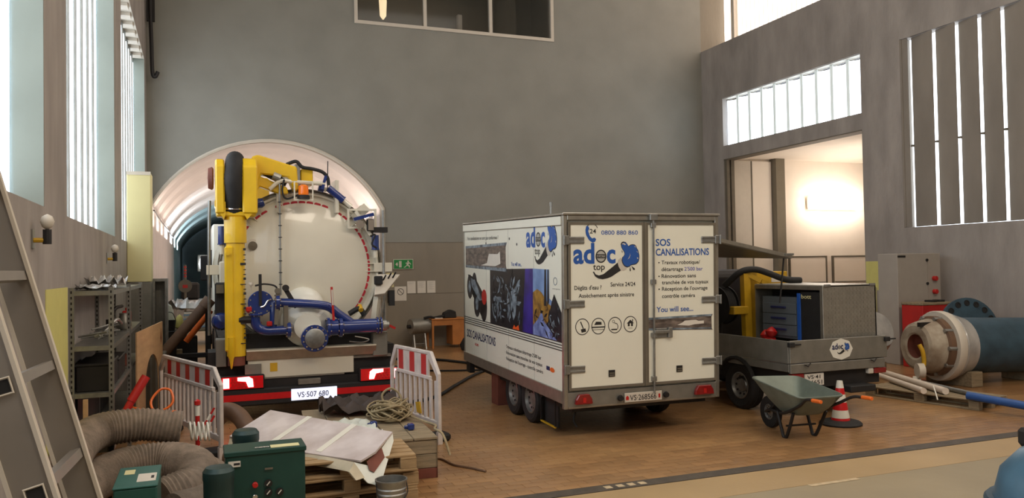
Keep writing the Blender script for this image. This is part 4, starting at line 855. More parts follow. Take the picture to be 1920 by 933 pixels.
for i in range(14):
    for j in range(15): x = BX0+.05+i*.063; z = .78+j*.065; q.box(x, x+.03, BY0-.004, BY0+.001, z, z+.008).box(x+.038, x+.046, BY0-.004, BY0+.001, z+.02, z+.05)
B(q, 'tread_pattern', m_alu, kind='stuff')
B(MB().box(BX0, BX1, BY0, BY1, BZ-.02, BZ+.01), 'roof_panel', m_checker, bevel=.006); B(MB().box(BX1-.02, BX1, BY0, BY1, .75, BZ), 'side_panel', m_checker); B(MB().box(BX0, BX1, BY1-.02, BY1, .75, BZ), 'front_panel', m_checker)
B(MB().box(BX0-.012, BX0+.02, BY0-.01, BY0+.05, .75, BZ), 'door_post', m_alu, bevel=.005); B(MB().box(BX0-.01, BX0+.03, BY0, BY1, BZ-.06, BZ), 'door_lintel', m_alu, bevel=.005)
for x in (BX0+.02, BX1-.12): B(MB().box(x, x+.10, BY0-.02, BY0, BZ-.01, BZ+.02), 'corner_clip', m_steel)
B(MB().box(BX0+.30, BX0+.33, BY0+.03, BY1-.03, .76, BZ-.06), 'inner_wall', m_dark)
cbn = B(MB().box(BX0+.02, BX0+.28, 9.14, 9.9, 1.00, 1.60), 'drawer_cabinet', m_bgrey, bevel=.005)
for k in range(3):
    z0 = 1.04+k*.16
    dw = B(MB().box(BX0+.0, BX0+.02, 9.16, 9.88, z0, z0+.145), 'drawer', m_bgrey, cbn, bevel=.003); B(MB().box(BX0-.02, BX0, 9.36, 9.68, z0+.075, z0+.105), 'drawer_handle', m_navy, cbn, bevel=.004)
B(MB().box(BX0-.005, BX0+.26, 9.06, 9.13, .76, 1.66), 'blue_upright', m_bblue, bevel=.004); bp_ = B(MB().box(BX0+.0, BX0+.26, 8.68, 9.05, .76, 1.68), 'black_side_panel', m_black)
text('bott', bp_, m_cream, Vector((BX0-.001, 9.04, 1.59))-Vector((8.36, 8.7, .74)), (0, -1, 0), UU, .20, .055, .02)
t = thing('red_rag', 'red rag lying on the pickup bed in front of the drawers', 'cloth', (7.75, 9.6, .74))
bmq = MB(); rr_ = random.Random(3)
for k in range(6): bmq.lathe([(.001, -.07), (.07, -.03), (.09, .02), (.05, .07), (.001, .1)], (rr_.uniform(-.07, .07), rr_.uniform(-.07, .07), .08+.05*k), (rr_.uniform(-.4, .4), rr_.uniform(-.4, .4), 1), 8)
bmq.build('cloth_fold', m_red, t, smooth=50)
t = thing('loading_crane', 'yellow loading crane arm with black hose reel standing on the pickup bed', 'crane', (7.7, 10.3, .74))
B(MB().bar((7.86, 10.2, .75), (7.84, 10.2, 1.96), .10, .12).box(7.72, 7.98, 10.1, 10.3, .74, .80), 'crane_post', m_yeld)
B(MB().bar((7.84, 10.2, 1.95), (8.05, 10.1, 1.82), .07, .07).bar((8.05, 10.1, 1.82), (8.3, 10.1, 1.72), .07, .06), 'crane_arm', m_yeld)
B(MB().box(7.55, 7.82, 10.1, 10.25, 1.32, 1.44), 'crane_bracket', m_yeld, bevel=.01)
B(MB().lathe([(.30, -.12), (.30, -.1), (.22, -.1), (.22, .1), (.30, .1), (.30, .12)], (7.58, 10.5, 1.45), (1, .2, 0), 28, cap=True), 'hose_reel', m_black, smooth=30)
for k in range(3): B(MB().lathe([(.265, -.03), (.29, 0), (.265, .03), (.24, 0), (.265, -.03)], Vector((7.58, 10.5, 1.45))+Vector((.98, .19, 0))*(-.06+k*.06), (1, .2, 0), 28, cap=False), 'hose_coil', m_black, smooth=50)
B(MB().tube(bez([(7.6, 10.4, 1.75), (7.75, 10.2, 1.96), (7.95, 10.1, 2.0), (8.15, 10.0, 1.93), (8.4, 9.95, 1.84), (8.65, 9.9, 1.82)]), .05, 8), 'black_hose', m_black, smooth=50)
B(MB().box(7.35, 7.7, 10.6, 11.0, .76, 1.3), 'pump_unit', m_dark, bevel=.02)
t = thing('yellow_crate', 'tall yellow box with pale label behind the tread plate box', 'box', (9.2, 10.6, .74))
t.location = (8.55, 10.4, .74); WM[t.name] = Matrix.Translation((8.55, 10.35, .74))
MB().box(-.33, .27, 0, .4, .0, 1.22).build('box_body', m_yeld, t, bevel=.01); MB().box(-.05, .12, -.006, 0, 1.05, 1.15).build('label_plate', m_paper, t)
t = thing('small_spotlight', 'tiny lit spotlight behind the pickup crane', 'lamp', (7.6, 11.1, .74))
MB().cyl((0, 0, 0), (0, 0, 1.1), .02, n=8).build('stem', m_dark, t); MB().lathe([(.02, 0), (.05, -.03), (.05, -.05)], (0, 0, 1.13), (0, 1, 0), 12).build('housing', m_dark, t)
MB().lathe([(.042, 0), (.001, -.006)], (0, -.05, 1.13), (0, 1, 0), 12).build('lamp_face', M('small_lamp', (255, 190, 130), .4, emit=25), t)
# ================================================================== WHEELBARROW + CONE
t = thing('wheelbarrow', 'grey green wheelbarrow with orange grips parked behind the pickup tailgate', 'wheelbarrow', (6.72, 7.8, 0), math.radians(-7))
rim = [(-.33, .52, .66), (.33, .50, .64), (.30, -.50, .54), (-.30, -.50, .54)]; bot = [(-.15, .20, .30), (.15, .20, .30), (.17, -.25, .30), (-.17, -.25, .30)]
def lerp(a, b, k): return Vector(a)*(1-k)+Vector(b)*k
def loop(q, r, n=5):
    out = []
    for i in range(4):
        p, c, nx = Vector(q[i-1]), Vector(q[i]), Vector(q[(i+1) % 4]); a = c+(p-c).normalized()*r; b = c+(nx-c).normalized()*r
        for k in range(n+1): u = k/n; out.append(a*(1-u)**2+c*2*u*(1-u)+b*u*u)
    return out
oR = loop(rim, .12); oB = loop(bot, .09); lv_ = [[p*1 for p in oR]]; 
for k in (.0, .3, .6, .85, 1): lv_.append([a.lerp(b, k)+Vector((0, 0, -.02*math.sin(PI*k))) for a, b in zip(oR, oB)])
inn = [[p+Vector((0, 0, .012)) for p in r] for r in lv_[1:]]
def shrink(r, d): c = sum(r, Vector())/len(r); return [p+(c-p).normalized()*d for p in r]
inn = [shrink(r, .012) for r in inn]
tray = MB().rings(list(reversed(inn))+lv_[1:], cap=True)
tray.build('tray', m_barrow, t, smooth=50)
MB().tube([p+Vector((0, 0, .004)) for p in oR], .011, 6, closed=True).build('tray_rim', m_barrow, t, smooth=60)
for s in (-1, 1):
    MB().tube(bez([(s*.05, .62, .20), (s*.12, .40, .26), (s*.20, .0, .29), (s*.25, -.40, .44), (s*.30, -.62, .55), (s*.32, -.80, .57)]), .018, 8).build('handle_tube', m_dark, t, smooth=60)
    MB().cyl((s*.32, -.76, .568), (s*.323, -.92, .575), .022, n=10).build('grip', m_orange, t, bevel=.004)
    MB().tube(bez([(s*.20, .12, .29), (s*.20, .04, .10), (s*.20, 0, .015), (s*.20, -.06, .02), (s*.21, -.16, .18), (s*.22, -.24, .33)]), .020, 8).build('leg', m_dark, t, smooth=60)
    MB().bar((s*.03, .60, .20), (s*.12, .30, .34), .02, .03).build('wheel_fork', m_dark, t)
MB().bar((-.2, -.06, .15), (.2, -.06, .15), .02, .02).build('cross_brace', m_dark, t)
wheel(t, (0, .58, .20), .20, .09, .5, (-1, 0, 0))
t = thing('traffic_cone', 'red and white striped traffic cone behind the pickup', 'cone', (7.70, 8.14, 0))
MB().lathe([(.001, 0), (.26, 0), (.265, .02), (.24, .045), (.15, .06), (.001, .06)], (0, 0, 0), (0, 0, 1), 20).build('base', m_black, t, smooth=30)
hs = [.05, .09, .19, .29, .39, .47, .56]; rfun = lambda h: .125-.16*h
for k in range(6): MB().lathe([(rfun(hs[k]), hs[k]), (rfun(hs[k+1]), hs[k+1])], (0, 0, 0), (0, 0, 1), 24).build('cone_band', (m_white if k % 2 else m_redr), t, smooth=40)
# ================================================================== RIGHT SIDE
t = thing('switch_cabinet', 'tall grey switch cabinet with round red switches against the right wall', 'cabinet', (13.3, 12.2, 0))
MB().box(-.2, .62, 0, .5, .0, 2.24).build('cabinet_door', m_cab, t, bevel=.01); MB().box(.63, 1.0, 0.02, .5, 0, 2.24).build('switch_panel', m_cab, t, bevel=.01)
MB().box(-.19, .02, -.006, 0, 2.16, 2.20).build('name_strip', m_dark, t)
for z in (1.72, 1.45, 1.15):
    MB().cyl((.80, .02, z), (.80, -.06, z), .05, n=14).build('rotary_switch', m_red, t, bevel=.006); 
for z in (2.1, 1.62, .9): MB().cyl((.60, -.02, z), (.60, .0, z), .03, n=10).build('lock', m_dark, t)
t = thing('red_cabinet', 'low red steel cabinet in front of the grey switch cabinet', 'cabinet', (13.35, 11.55, 0))
MB().box(-.33, .52, 0, .5, 0, 1.22).build('body', m_red, t, bevel=.01); MB().box(-.34, .53, -.01, .51, 1.22, 1.27).build('worktop', m_woodd, t, bevel=.01)
for x in (.05, .25): MB().box(x, x+.14, .1, .3, 1.27, 1.31).build('bracket', m_dark, t, bevel=.01)
t = thing('notice_board', 'pale framed board on a post left of the switch cabinet', 'board', (13.0, 12.9, 0))
MB().frame(-.25, .25, .5, 1.55, .05, -.02, .02).build('frame', m_cream, t); MB().box(-.2, .2, 0, .01, .55, 1.5).build('pane', m_sheet, t); MB().box(-.05, .05, -.02, .03, 0, .5).build('post', m_steel, t)
# big valve / pipe section
m_vend = M('dusty_casting', (176, 166, 148), .6, scale=5, dark=(128, 112, 94))
ax_ = Vector((1, -.18, -.02)).normalized(); c0 = Vector((11.12, 10.05, .665))
t = thing('pipe_section', 'large blue grey valve pipe section with cream flanged end lying on chocks', 'pipe', (12.2, 9.9, 0))
B(MB().lathe([(.20, .02), (.23, 0), (.34, 0), (.39, .03), (.42, .12), (.46, .30)], c0, ax_, 40, cap=False), 'front_ring', m_vend, smooth=30)
B(MB().lathe([(.001, .16), (.2, .15), (.21, .02)], c0, ax_, 32, cap=False), 'bore', m_rust, smooth=30)
B(MB().lathe([(.46, .28), (.50, .30), (.50, .40), (.56, .42), (.56, .40), (.52, .52)], c0, ax_, 40, cap=False), 'neck', m_ductd, smooth=30)
B(MB().lathe([(.50, .40), (.575, .40), (.585, .42), (.585, .52), (.575, .54), (.5, .54)], c0, ax_, 48), 'cream_flange', m_frame, smooth=30)
B(MB().lathe([(.55, .54), (.57, .57), (.54, .66), (.50, .78), (.48, .85)], c0, ax_, 40, cap=False), 'plastic_wrap', m_tarp, smooth=50)
B(MB().lathe([(.48, .80), (.47, 1.0), (.46, 2.2), (.47, 2.7), (.50, 2.9)], c0, ax_, 40), 'pipe_body', m_blued, smooth=50)
B(MB().lathe([(.62, 2.9), (.64, 2.92), (.64, 3.02), (.62, 3.04)], c0, ax_, 40), 'far_flange', m_blued, smooth=30)
for k in range(10):
    an = 2*PI*k/10; x = Vector((.18, 1, 0)).normalized(); p = c0+ax_*.31+x*math.cos(an)*.48+Vector((0, 0, 1))*math.sin(an)*.48
    B(MB().cyl(p-ax_*.05, p+ax_*.1, .035, n=6), 'flange_bolt', m_steel)
B(MB().box(11.05, 11.3, 9.86, 9.92, 1.0, 1.07), 'lifting_slot', m_dark)
B(MB().box(11.75, 12.0, 9.5, 10.4, 0, .25), 'chock', m_woodd, bevel=.01); B(MB().box(13.2, 13.5, 9.2, 10.1, 0, .25), 'chock', m_woodd, bevel=.01)
t = thing('valve_part', 'rusty cream lever casting hanging in front of the pipe section end', 'fitting', (10.98, 9.85, 0))
B(MB().lathe([(.06, -.05), (.12, -.05), (.12, .05), (.06, .05)], (10.93, 9.78, .30), (1, -.5, 0), 20), 'eye', m_frame, smooth=30)
B(MB().tube(bez([(10.97, 9.82, .72), (11.0, 9.78, .60), (11.02, 9.78, .42), (10.95, 9.76, .33)]), .035, 8), 'strap', m_yeld, smooth=50)
B(MB().bar((10.88, 9.8, .18), (11.0, 9.9, .0), .12, .08), 'foot', m_frame)
t = thing('blind_flange', 'blue round blind flange with bolt holes leaning behind the pipe section', 'flange', (13.35, 11.0, 0))
fa = Vector((-.25, -1, .2)).normalized(); fc = Vector((13.35, 10.85, .80))
B(MB().lathe([(.001, 0), (.56, 0), (.58, .02), (.58, .08), (.001, .08)], fc, fa, 40), 'disc', m_blued, smooth=30)
B(MB().box(13.0, 13.7, 10.75, 11.0, 0, .25), 'timber_base', m_woodd)
x = fa.cross(Vector((0, 0, 1))).normalized(); y = fa.cross(x)
for k in range(16):
    p = fc+fa*.082+(x*math.cos(2*PI*k/16)+y*math.sin(2*PI*k/16))*.48
    B(MB().lathe([(.055, -.004), (.058, .008), (.04, .008), (.036, -.004)], p, fa, 12, cap=False).cyl(p-fa*.002, p+fa*.001, .036, n=12), 'bolt_hole', m_black)
t = thing('wrapped_valve', 'dark blue valve body wrapped in clear plastic behind the pickup tailgate', 'valve', (11.3, 11.0, 0))
B(MB().lathe([(.001, -.5), (.3, -.46), (.46, -.3), (.5, 0), (.46, .3), (.3, .46), (.001, .5)], (11.3, 11.5, .72), (.3, 1, 0), 28), 'body', m_navy, smooth=50)
B(MB().lathe([(.55, -.05), (.55, .05)], (11.3, 11.5, .72), (.3, 1, 0), 28), 'flange', m_blued, smooth=30)
B(MB().lathe([(.001, .3), (.3, .28), (.42, .1), (.5, -.1), (.47, -.12)], (11.25, 11.15, .80), (.1, -1, .3), 20, cap=False), 'plastic_wrap', m_tarp, smooth=50)
B(MB().box(11.0, 11.7, 11.2, 11.8, 0, .25), 'chock', m_woodd)
# pallets helper
def pallet(name, label, loc, rz, Lx=1.2, Wy=.8, mat=None, group=None, h0=0):
    p = thing(name, label, 'pallet', loc, rz, group); mat = mat or m_wood; pr = {}
    def pc(nm, x, y, z, sx, sy, sz):
        k = (nm, sx, sy, sz)
        if k in pr: o = pr[k].copy(); COL.objects.link(o)
        else: o = MB().box(-sx/2, sx/2, -sy/2, sy/2, 0, sz).build(nm, mat, p, bevel=.004); pr[k] = o
        o.location = (x, y, z)
    for y in (-Wy/2+.05, 0, Wy/2-.05): pc('runner', 0, y, 0, Lx, .1, .022)
    for x in (-Lx/2+.07, 0, Lx/2-.07):
        for y in (-Wy/2+.05, 0, Wy/2-.05): pc('block', x, y, .022, .145, .1, .078)
        pc('stringer', x, 0, .1, .145, Wy, .022)
    for i in range(5): pc('deck_board', 0, -Wy/2+.0725+i*(Wy-.145)/4, .122, Lx, .12, .022)
    return p
pallet('long_pallet', 'long weathered pallet under the white and blue pipes', (10.25, 8.95, 0), math.radians(100), 1.75, .75, m_woodd)
for i, (a, b, r_, m_, nm, lb) in enumerate((((10.70, 10.6, .19), (9.84, 8.75, .19), .045, m_pvc, 'long_pipe', 'thick white pipe lying nearest the pickup on the long pallet'),
    ((10.86, 10.5, .20), (10.04, 8.55, .20), .05, m_pvc, 'long_pipe', 'second white pipe with open end on the long pallet'),
    ((10.62, 9.7, .18), (10.15, 7.9, .18), .035, m_steel, 'long_pipe', 'thin grey steel pipe between white and blue pipes'),
    ((9.98, 8.15, .20), (10.36, 6.7, .10), .055, M('blue_pipe_paint', (30, 76, 140), .4), 'long_pipe', 'blue painted pipe reaching out toward the right edge'))):
    tag(MB().tube([a, b], r_, 14).build(nm, m_, smooth=40), lb, 'pipe')
for yy in (8.5, 9.3): pass
tag(MB().tube(bez([(9.88, 8.62, .28), (9.84, 8.55, .2), (9.82, 8.5, .10)]), .01, 6).build('cable_tie', m_white), 'loose white cable tie on the long pallet edge', 'tie')
t = thing('blue_valve_body', 'big blue domed valve body cut by the lower right corner', 'valve', (6.55, 4.35, 0))
MB().lathe([(.001, .62), (.22, .60), (.42, .52), (.56, .36), (.62, .12), (.62, .0)], (0, 0, 0), (0, 0, 1), 36).build('dome', M('dome_blue', (70, 108, 132), .4, var=.2, scale=4, bump=.05), t, smooth=50)
MB().lathe([(.66, .0), (.68, .02), (.68, .12), (.66, .14), (.6, .14)], (0, 0, 0), (0, 0, 1), 36).build('rim', m_blued, t, smooth=30)
MB().box(-.06, .06, -.5, .5, .50, .66).build('rib', m_dark, t, bevel=.03)
# ================================================================== BARRIERS
def barrier(a, b, top, label, flip=1):
    a = Vector((*a, 0)); b = Vector((*b, 0)); d = (b-a).normalized(); L = (b-a).length; n = Vector((-d.y, d.x, 0))
    m4 = Matrix((d, n, Vector((0, 0, 1)))).transposed().to_4x4(); m4.translation = a
    t = thing('plastic_barrier', label, 'barrier', mat4=m4, group=None)
    T_ = .022
    MB().prism([(0, .14), (.06, .14), (.06, .80), (.30, top-.07), (.30, top), (.22, top), (.0, .84)], 'y', -T_, T_).build('end_post', m_barr, t, bevel=.008)
    MB().prism([(L, .14), (L-.06, .14), (L-.06, .80), (L-.22, top-.07), (L-.22, top), (L-.16, top), (L, .84)], 'y', -T_, T_).build('end_post', m_barr, t, bevel=.008)
    MB().box(.28, L-.2, -T_, T_, top-.045, top).build('top_rail', m_barr, t, bevel=.008)
    MB().box(.26, L-.22, -T_, T_, .74, .785).build('middle_rail', m_barr, t, bevel=.006); MB().box(.05, L-.05, -T_, T_, .20, .27).build('bottom_rail', m_barr, t, bevel=.006)
    pnl = MB().box(.30, L-.24, -.010, .010, .785, top-.045).build('sign_panel', m_barr, t)
    k = 0; x = .36; pr = None
    while x < L-.42:
        MB().box(x, x+.15, -.012, .012, .79, top-.05).build('red_patch', m_barred, pnl)
        x += .36
    x = .10; pr = None
    while x < L-.1:
        if pr is None: pr = MB().box(-.030, .030, -.014, .014, .265, .745).build('slat', m_barr, t, bevel=.004); o = pr
        else: o = pr.copy(); COL.objects.link(o)
        o.location = (x, 0, 0); x += .155
    MB().box(.10, .34, -.2, .2, 0, .10).build('foot', m_black, t, bevel=.03); MB().box(.0, .06, -.03, .03, 0, .14).build('foot_stem', m_barr, t)
    MB().box(L-.34, L-.1, -.2, .2, 0, .10).build('foot', m_black, t, bevel=.03); MB().box(L-.06, L, -.03, .03, 0, .14).build('foot_stem', m_barr, t)
    return t
barrier((.22, 9.55), (-.50, 11.75), 1.02, 'white slatted plastic barrier with red patches left of the tanker truck')
tb = barrier((2.66, 9.25), (2.415, 10.75), 1.09, 'white slatted plastic barrier with red patches right of the tanker truck')
MB().prism([(.5, .3), (.62, .3), (.66, .42), (.54, .44)], 'y', .013, .03).build('yellow_sticker', m_yeld, tb)
# ================================================================== DESK AREA AT BACK WALL
t = thing('wooden_desk', 'orange wooden desk against the back wall behind the trailer nose', 'desk', (6.1, 20.55, 0))
MB().box(-.47, .5, -.3, .3, .74, .78).build('desk_top', m_desk, t, bevel=.005); MB().box(.1, .48, -.28, .28, .08, .74).build('drawer_unit', m_desk, t, bevel=.005); MB().box(-.40, .1, -.28, -.26, .60, .74).build('apron', m_desk, t)
for x, y in ((-.43, -.26), (-.43, .26), (.45, -.26), (.45, .26)): MB().box(x-.025, x+.025, y-.025, y+.025, 0, .74).build('leg', m_desk, t)
tag(MB().prism([(6.0, .78), (6.35, .78), (6.33, .95), (6.2, 1.0), (6.02, .92)], 'y', 20.35, 20.6).build('telephone_box', m_dark, bevel=.02), 'dark telephone box standing on the wooden desk', 'telephone')
tag(MB().tube(bez([(5.45, 20.35, .80), (5.6, 20.3, .83), (5.75, 20.4, .80), (5.95, 20.35, .84), (6.0, 20.5, .8)]), .035, 8).build('black_bag', m_black, smooth=50), 'flat black bag strap lying along the desk edge', 'bag')
tag(MB().box(5.75, 5.95, 20.3, 20.5, .78, .80).build('papers', m_paper), 'loose papers on the wooden desk top', 'paper')
t = thing('drum_stand', 'round metal drum lying on a stand left of the desk', 'drum', (5.33, 20.4, 0))
MB().lathe([(.001, -.26), (.19, -.26), (.2, -.24), (.2, .24), (.19, .26), (.001, .26)], (0, 0, .60), (1, .25, 0), 28).build('drum', m_alud, t, smooth=30)
MB().lathe([(.05, -.34), (.05, -.26)], (0, 0, .60), (1, .25, 0), 12).build('spout', m_dark, t)
for s in (-.15, .15): MB().bar((s, -.15, 0), (s, 0, .45), .03, .03).build('leg', m_steel, t); MB().bar((s, .15, 0), (s, 0, .45), .03, .03).build('leg', m_steel, t)
MB().bar((-.15, -.1, .15), (.15, -.1, .15), .02, .02).build('brace', m_steel, t)
t = thing('equipment_bag', 'black equipment bag with yellow flap on the floor beside the desk', 'bag', (6.45, 19.4, 0))
MB().lathe([(.001, 0), (.28, .02), (.32, .15), (.22, .32), (.001, .36)], (0, 0, 0), (0, 0, 1), 16).build('bag_body', m_black, t, smooth=50); MB().prism([(-.12, .30), (.12, .36), (.16, .18), (.0, .14)], 'y', -.3, -.24).build('yellow_flap', m_pyel, t, bevel=.01)
def hose(name, pts, r, label, mat=None, n=8): return tag(MB().tube(bez(pts, 10), r, n).build(name, mat or m_black, smooth=60), label, 'hose')
hose('floor_hose', [(5.6, 15.6, .03), (4.9, 14.7, .03), (4.2, 13.6, .03), (3.5, 12.5, .03), (2.8, 12.1, .03)], .028, 'black hose on the floor curving toward the tanker truck')
hose('floor_hose', [(5.7, 15.9, .03), (5.3, 17.0, .03), (5.0, 17.6, .03), (4.4, 18.2, .03), (3.6, 18.0, .03)], .028, 'black hose crossing the floor in front of the drum stand')
hose('floor_hose', [(5.9, 15.2, .03), (5.2, 15.4, .03), (4.6, 15.6, .03), (4.0, 15.9, .03), (3.2, 15.6, .03)], .02, 'thin dark hose lying straight between the two black hoses')
hose('thin_cable', [(2.34, 8.55, .012), (2.45, 8.5, .012), (2.5, 8.2, .012), (2.62, 8.0, .012), (2.72, 7.8, .012)], .012, 'thin brown cable on the floor beside the wooden crate', m_ductd, 6)
# ================================================================== CRATE, PALLETS, BOARD
# crumpled white sheet
def crumple(x0, x1, y0, y1, z, amp, seed, n=16):
    r_ = random.Random(seed); g = [[Vector((x0+(x1-x0)*i/n+r_.uniform(-1, 1)*.012, y0+(y1-y0)*j/n+r_.uniform(-1, 1)*.012, z+amp*abs(math.sin(i*.9+j*.4+seed)*math.cos(j*.8-i*.3))+r_.uniform(0, amp*.35))) for j in range(n+1)] for i in range(n+1)]
    vs = [p for r in g for p in r]+[p-Vector((0, 0, .004)) for r in g for p in r]; N2 = (n+1)**2; fs = []
    for i in range(n):
        for j in range(n): a = i*(n+1)+j; fs += [(a, a+1, a+n+2, a+n+1), (a+N2, a+n+1+N2, a+n+2+N2, a+1+N2)]
    return MB().add(vs, fs)
m_tarpd = M('dark_tarpaulin', (58, 46, 40), .7, var=.3, scale=6)
t = thing('wooden_crate', 'low grey wooden crate carrying the tangled rope', 'crate', (1.68, 8.9, 0), math.radians(-4))
for k, (x0, x1) in enumerate([(-.62+i*.248, -.62+i*.248+.24) for i in range(5)]): MB().box(x0, x1, -1.05, 1.05, .385, .41).build('lid_board', m_woodd, t, bevel=.003)
for z0, z1, m_ in ((.0, .10, m_rust), (.105, .24, m_woodd), (.245, .38, m_woodd)):
    MB().box(-.61, .61, -1.04, -1.015, z0, z1).build('side_board', m_, t, bevel=.003); MB().box(.585, .61, -1.04, 1.04, z0, z1).build('side_board', m_, t, bevel=.003); MB().box(-.61, -.585, -1.04, 1.04, z0, z1).build('side_board', m_woodd, t, bevel=.003)
tag(crumple(1.3, 2.25, 9.25, 9.85, .425, .16, 9, 14).build('dark_tarpaulin', m_tarpd, smooth=60), 'dark crumpled tarpaulin at the back of the wooden crate', 'tarpaulin')
rr_ = random.Random(11); pts = []
for k in range(46):
    c0_ = (2.0+rr_.uniform(-.10, .10), 8.95+rr_.uniform(-.16, .16)); ra, rb_ = rr_.uniform(.08, .2), rr_.uniform(.10, .26); ph = rr_.uniform(0, 6); h_ = .43+max(0, .13-.5*math.hypot(c0_[0]-2, c0_[1]-8.95))*rr_.random()
    for q in range(6): an = ph+q*1.05; pts.append((c0_[0]+ra*math.cos(an), c0_[1]+rb_*math.sin(an), h_+.05*math.sin(an*1.5+k)+.05))
rp = MB().tube(bez(pts, 3), .010, 6)
tag(rp.build('tangled_rope', m_rope, smooth=60), 'tangled beige rope heaped on the wooden crate', 'rope')
tag(MB().tube(bez([(1.98, 9.0, .5), (1.92, 9.05, .66), (2.02, 9.05, .74), (2.12, 9.0, .66), (2.12, 8.9, .5), (2.25, 8.6, .44), (2.33, 8.3, .43), (2.27, 8.1, .43), (2.31, 7.95, .40), (2.36, 7.86, .2)], 6), .013, 6).build('loose_rope', m_rope, smooth=60), 'beige rope end looping up and over the crate corner', 'rope')
for x, y, lb in ((1.72, 8.55, 'blue plastic plug left in the rope heap'), (2.05, 8.25, 'blue plastic plug at the near side of the rope heap')):
    tag(MB().box(x-.035, x+.035, y-.035, y+.035, .41, .48).cyl((x, y, .445), (x-.07, y, .445), .022, n=10).build('cable_plug', m_blue, bevel=.012), lb, 'plug')
tag(crumple(1.05, 1.72, 7.95, 8.9, .42, .05, 2).build('plastic_sheet', m_sheet, smooth=50), 'crumpled whitish plastic sheet lying on the crate behind the white board', 'sheet')
for k in range(3):
    pallet('pallet', ('bottom', 'middle', 'top')[k]+' pallet of the wooden stack under the white board', (1.22, 7.46, .1455*k), math.radians((0, 2, -3)[k]), 1.2, .75, group='pallets stacked under the white board')
t = thing('coated_board', 'long white coated formwork board slanting across the pallet stack', 'board', (1.0, 7.5, .45))
TL, TR = Vector((.66, 8.72, .66)), Vector((1.64, 7.30, .61)); wv = Vector((-.40, -.36, -.15)); nn = (TR-TL).cross(wv).normalized()
if nn.z < 0: nn = -nn
def slab(a, b, c, d, th): # th downward
    return MB().add([a, b, c, d, a-nn*th, b-nn*th, c-nn*th, d-nn*th], [(0, 1, 2, 3), (7, 6, 5, 4), (0, 4, 5, 1), (1, 5, 6, 2), (2, 6, 7, 3), (3, 7, 4, 0)])
def plate(pts, th, name, mat, dirn=None):
    p = [Vector(q) for q in pts]; n_ = (p[1]-p[0]).cross(p[-1]-p[0]).normalized()
    if dirn is not None: n_ = Vector(dirn)
    elif n_.z < 0: n_ = -n_
    k = len(p); return B(MB().add(p+[q-n_*th for q in p], [tuple(range(k)), tuple(range(k, 2*k))[::-1]]+[(a_, (a_+1) % k, k+(a_+1) % k, k+a_) for a_ in range(k)]), name, mat)
plate([(.675, 8.699, .659), (1.639, 7.285, .607), (1.475, 7.073, .534), (1.421, 6.996, .508), (1.274, 6.914, .463), (.846, 7.444, .468), (.258, 8.311, .501)], .018, 'face_sheet', m_board)
plate([(.266, 8.33, .485), (.850, 7.46, .462), (1.224, 6.935, .448), (1.174, 6.893, .383), (.844, 7.40, .378), (.237, 8.27, .40)], .02, 'edge_lip', m_boardw, (-.5, -.4, .1))
for k in (.36, .72):
    a = TL.lerp(TR, k); u = (TR-TL).normalized()*.035
    plate([a-u+nn*.004, a+u+nn*.004, a+u+wv*.97+nn*.004, a-u+wv*.97+nn*.004], .003, 'white_tape', m_white)
plate([(1.643, 7.301, .599), (1.638, 7.24, .533), (1.43, 6.856, .241), (1.32, 6.83, .287), (1.291, 6.841, .319), (1.22, 6.917, .454), (1.345, 6.951, .406), (1.481, 7.102, .485)], .018, 'end_cheek', m_sheet, (.2, -.9, .3))
plate([(1.503, 7.125, .509), (1.518, 7.065, .434), (1.391, 6.912, .351), (1.349, 6.91, .375), (1.336, 6.957, .439)], .004, 'primer_patch', m_rust, (.2, -.9, .3))
plate([(1.215, 6.886, .461), (1.164, 6.835, .397), (1.214, 6.792, .33), (1.289, 6.807, .341)], .03, 'end_block', m_boardw, (.3, -.8, .1))
t = thing('tin_bucket', 'ribbed tin bucket standing before the pallet stack', 'bucket', (1.50, 6.74, 0))
MB().lathe([(.001, 0), (.11, 0), (.125, .2), (.128, .21), (.122, .22), (.128, .25), (.122, .26), (.130, .30), (.137, .31), (.137, .325), (.125, .325), (.10, .02), (.001, .02)], (0, 0, 0), (0, 0, 1), 28).build('body', m_steel, t, smooth=40)
MB().tube(bez([(-.13, 0, .30), (-.12, -.06, .2), (0, -.13, .14), (.12, -.06, .2), (.13, 0, .30)]), .005, 6).build('bail_handle', m_dark, t)
# ================================================================== GREEN MACHINES
t = thing('green_control_box', 'dark green control box with red button and black dials in the front', 'control box', (.475, 6.6, 0))
MB().box(-.30, .30, 0, .30, .08, .69).build('case', m_greenb, t, bevel=.008); MB().box(-.31, .31, -.012, .31, .665, .705).build('lid', m_greenb, t, bevel=.006)
MB().box(-.25, .25, .03, .27, 0, .08).build('base', m_dark, t)
c_ = t
MB().box(.04, .26, .02, .12, .705, .708).build('label_plate', m_cream, c_)
text('C090', MB().box(-.08, .03, .04, .10, .705, .7075).build('label_plate', m_greend, c_), m_paper, (-.08, .045, .7075), (1, 0, 0), (0, 1, 0), .11, .035, .03)
lp = MB().box(-.28, -.19, -.016, -.012, .59, .635).build('sticker', m_paper, c_); MB().box(-.24, -.195, -.018, -.016, .605, .62).build('sticker_print', m_text, lp)
MB().cyl((-.085, -.012, .44), (-.085, -.045, .44), .022, n=14).build('red_button', m_red, c_, bevel=.004)
MB().cyl((-.085, -.012, .345), (-.085, -.03, .345), .020, n=14).build('key_switch', m_chrome, c_, bevel=.003)
for x, z in ((.015, .44), (.10, .365), (.015, .37)): d_ = MB().cyl((x, -.012, z), (x, -.02, z), .03, n=18).build('dial', m_dark, c_); MB().bar((x-.012, -.024, z-.014), (x+.012, -.024, z+.014), .008, .007).build('pointer', m_paper, d_)
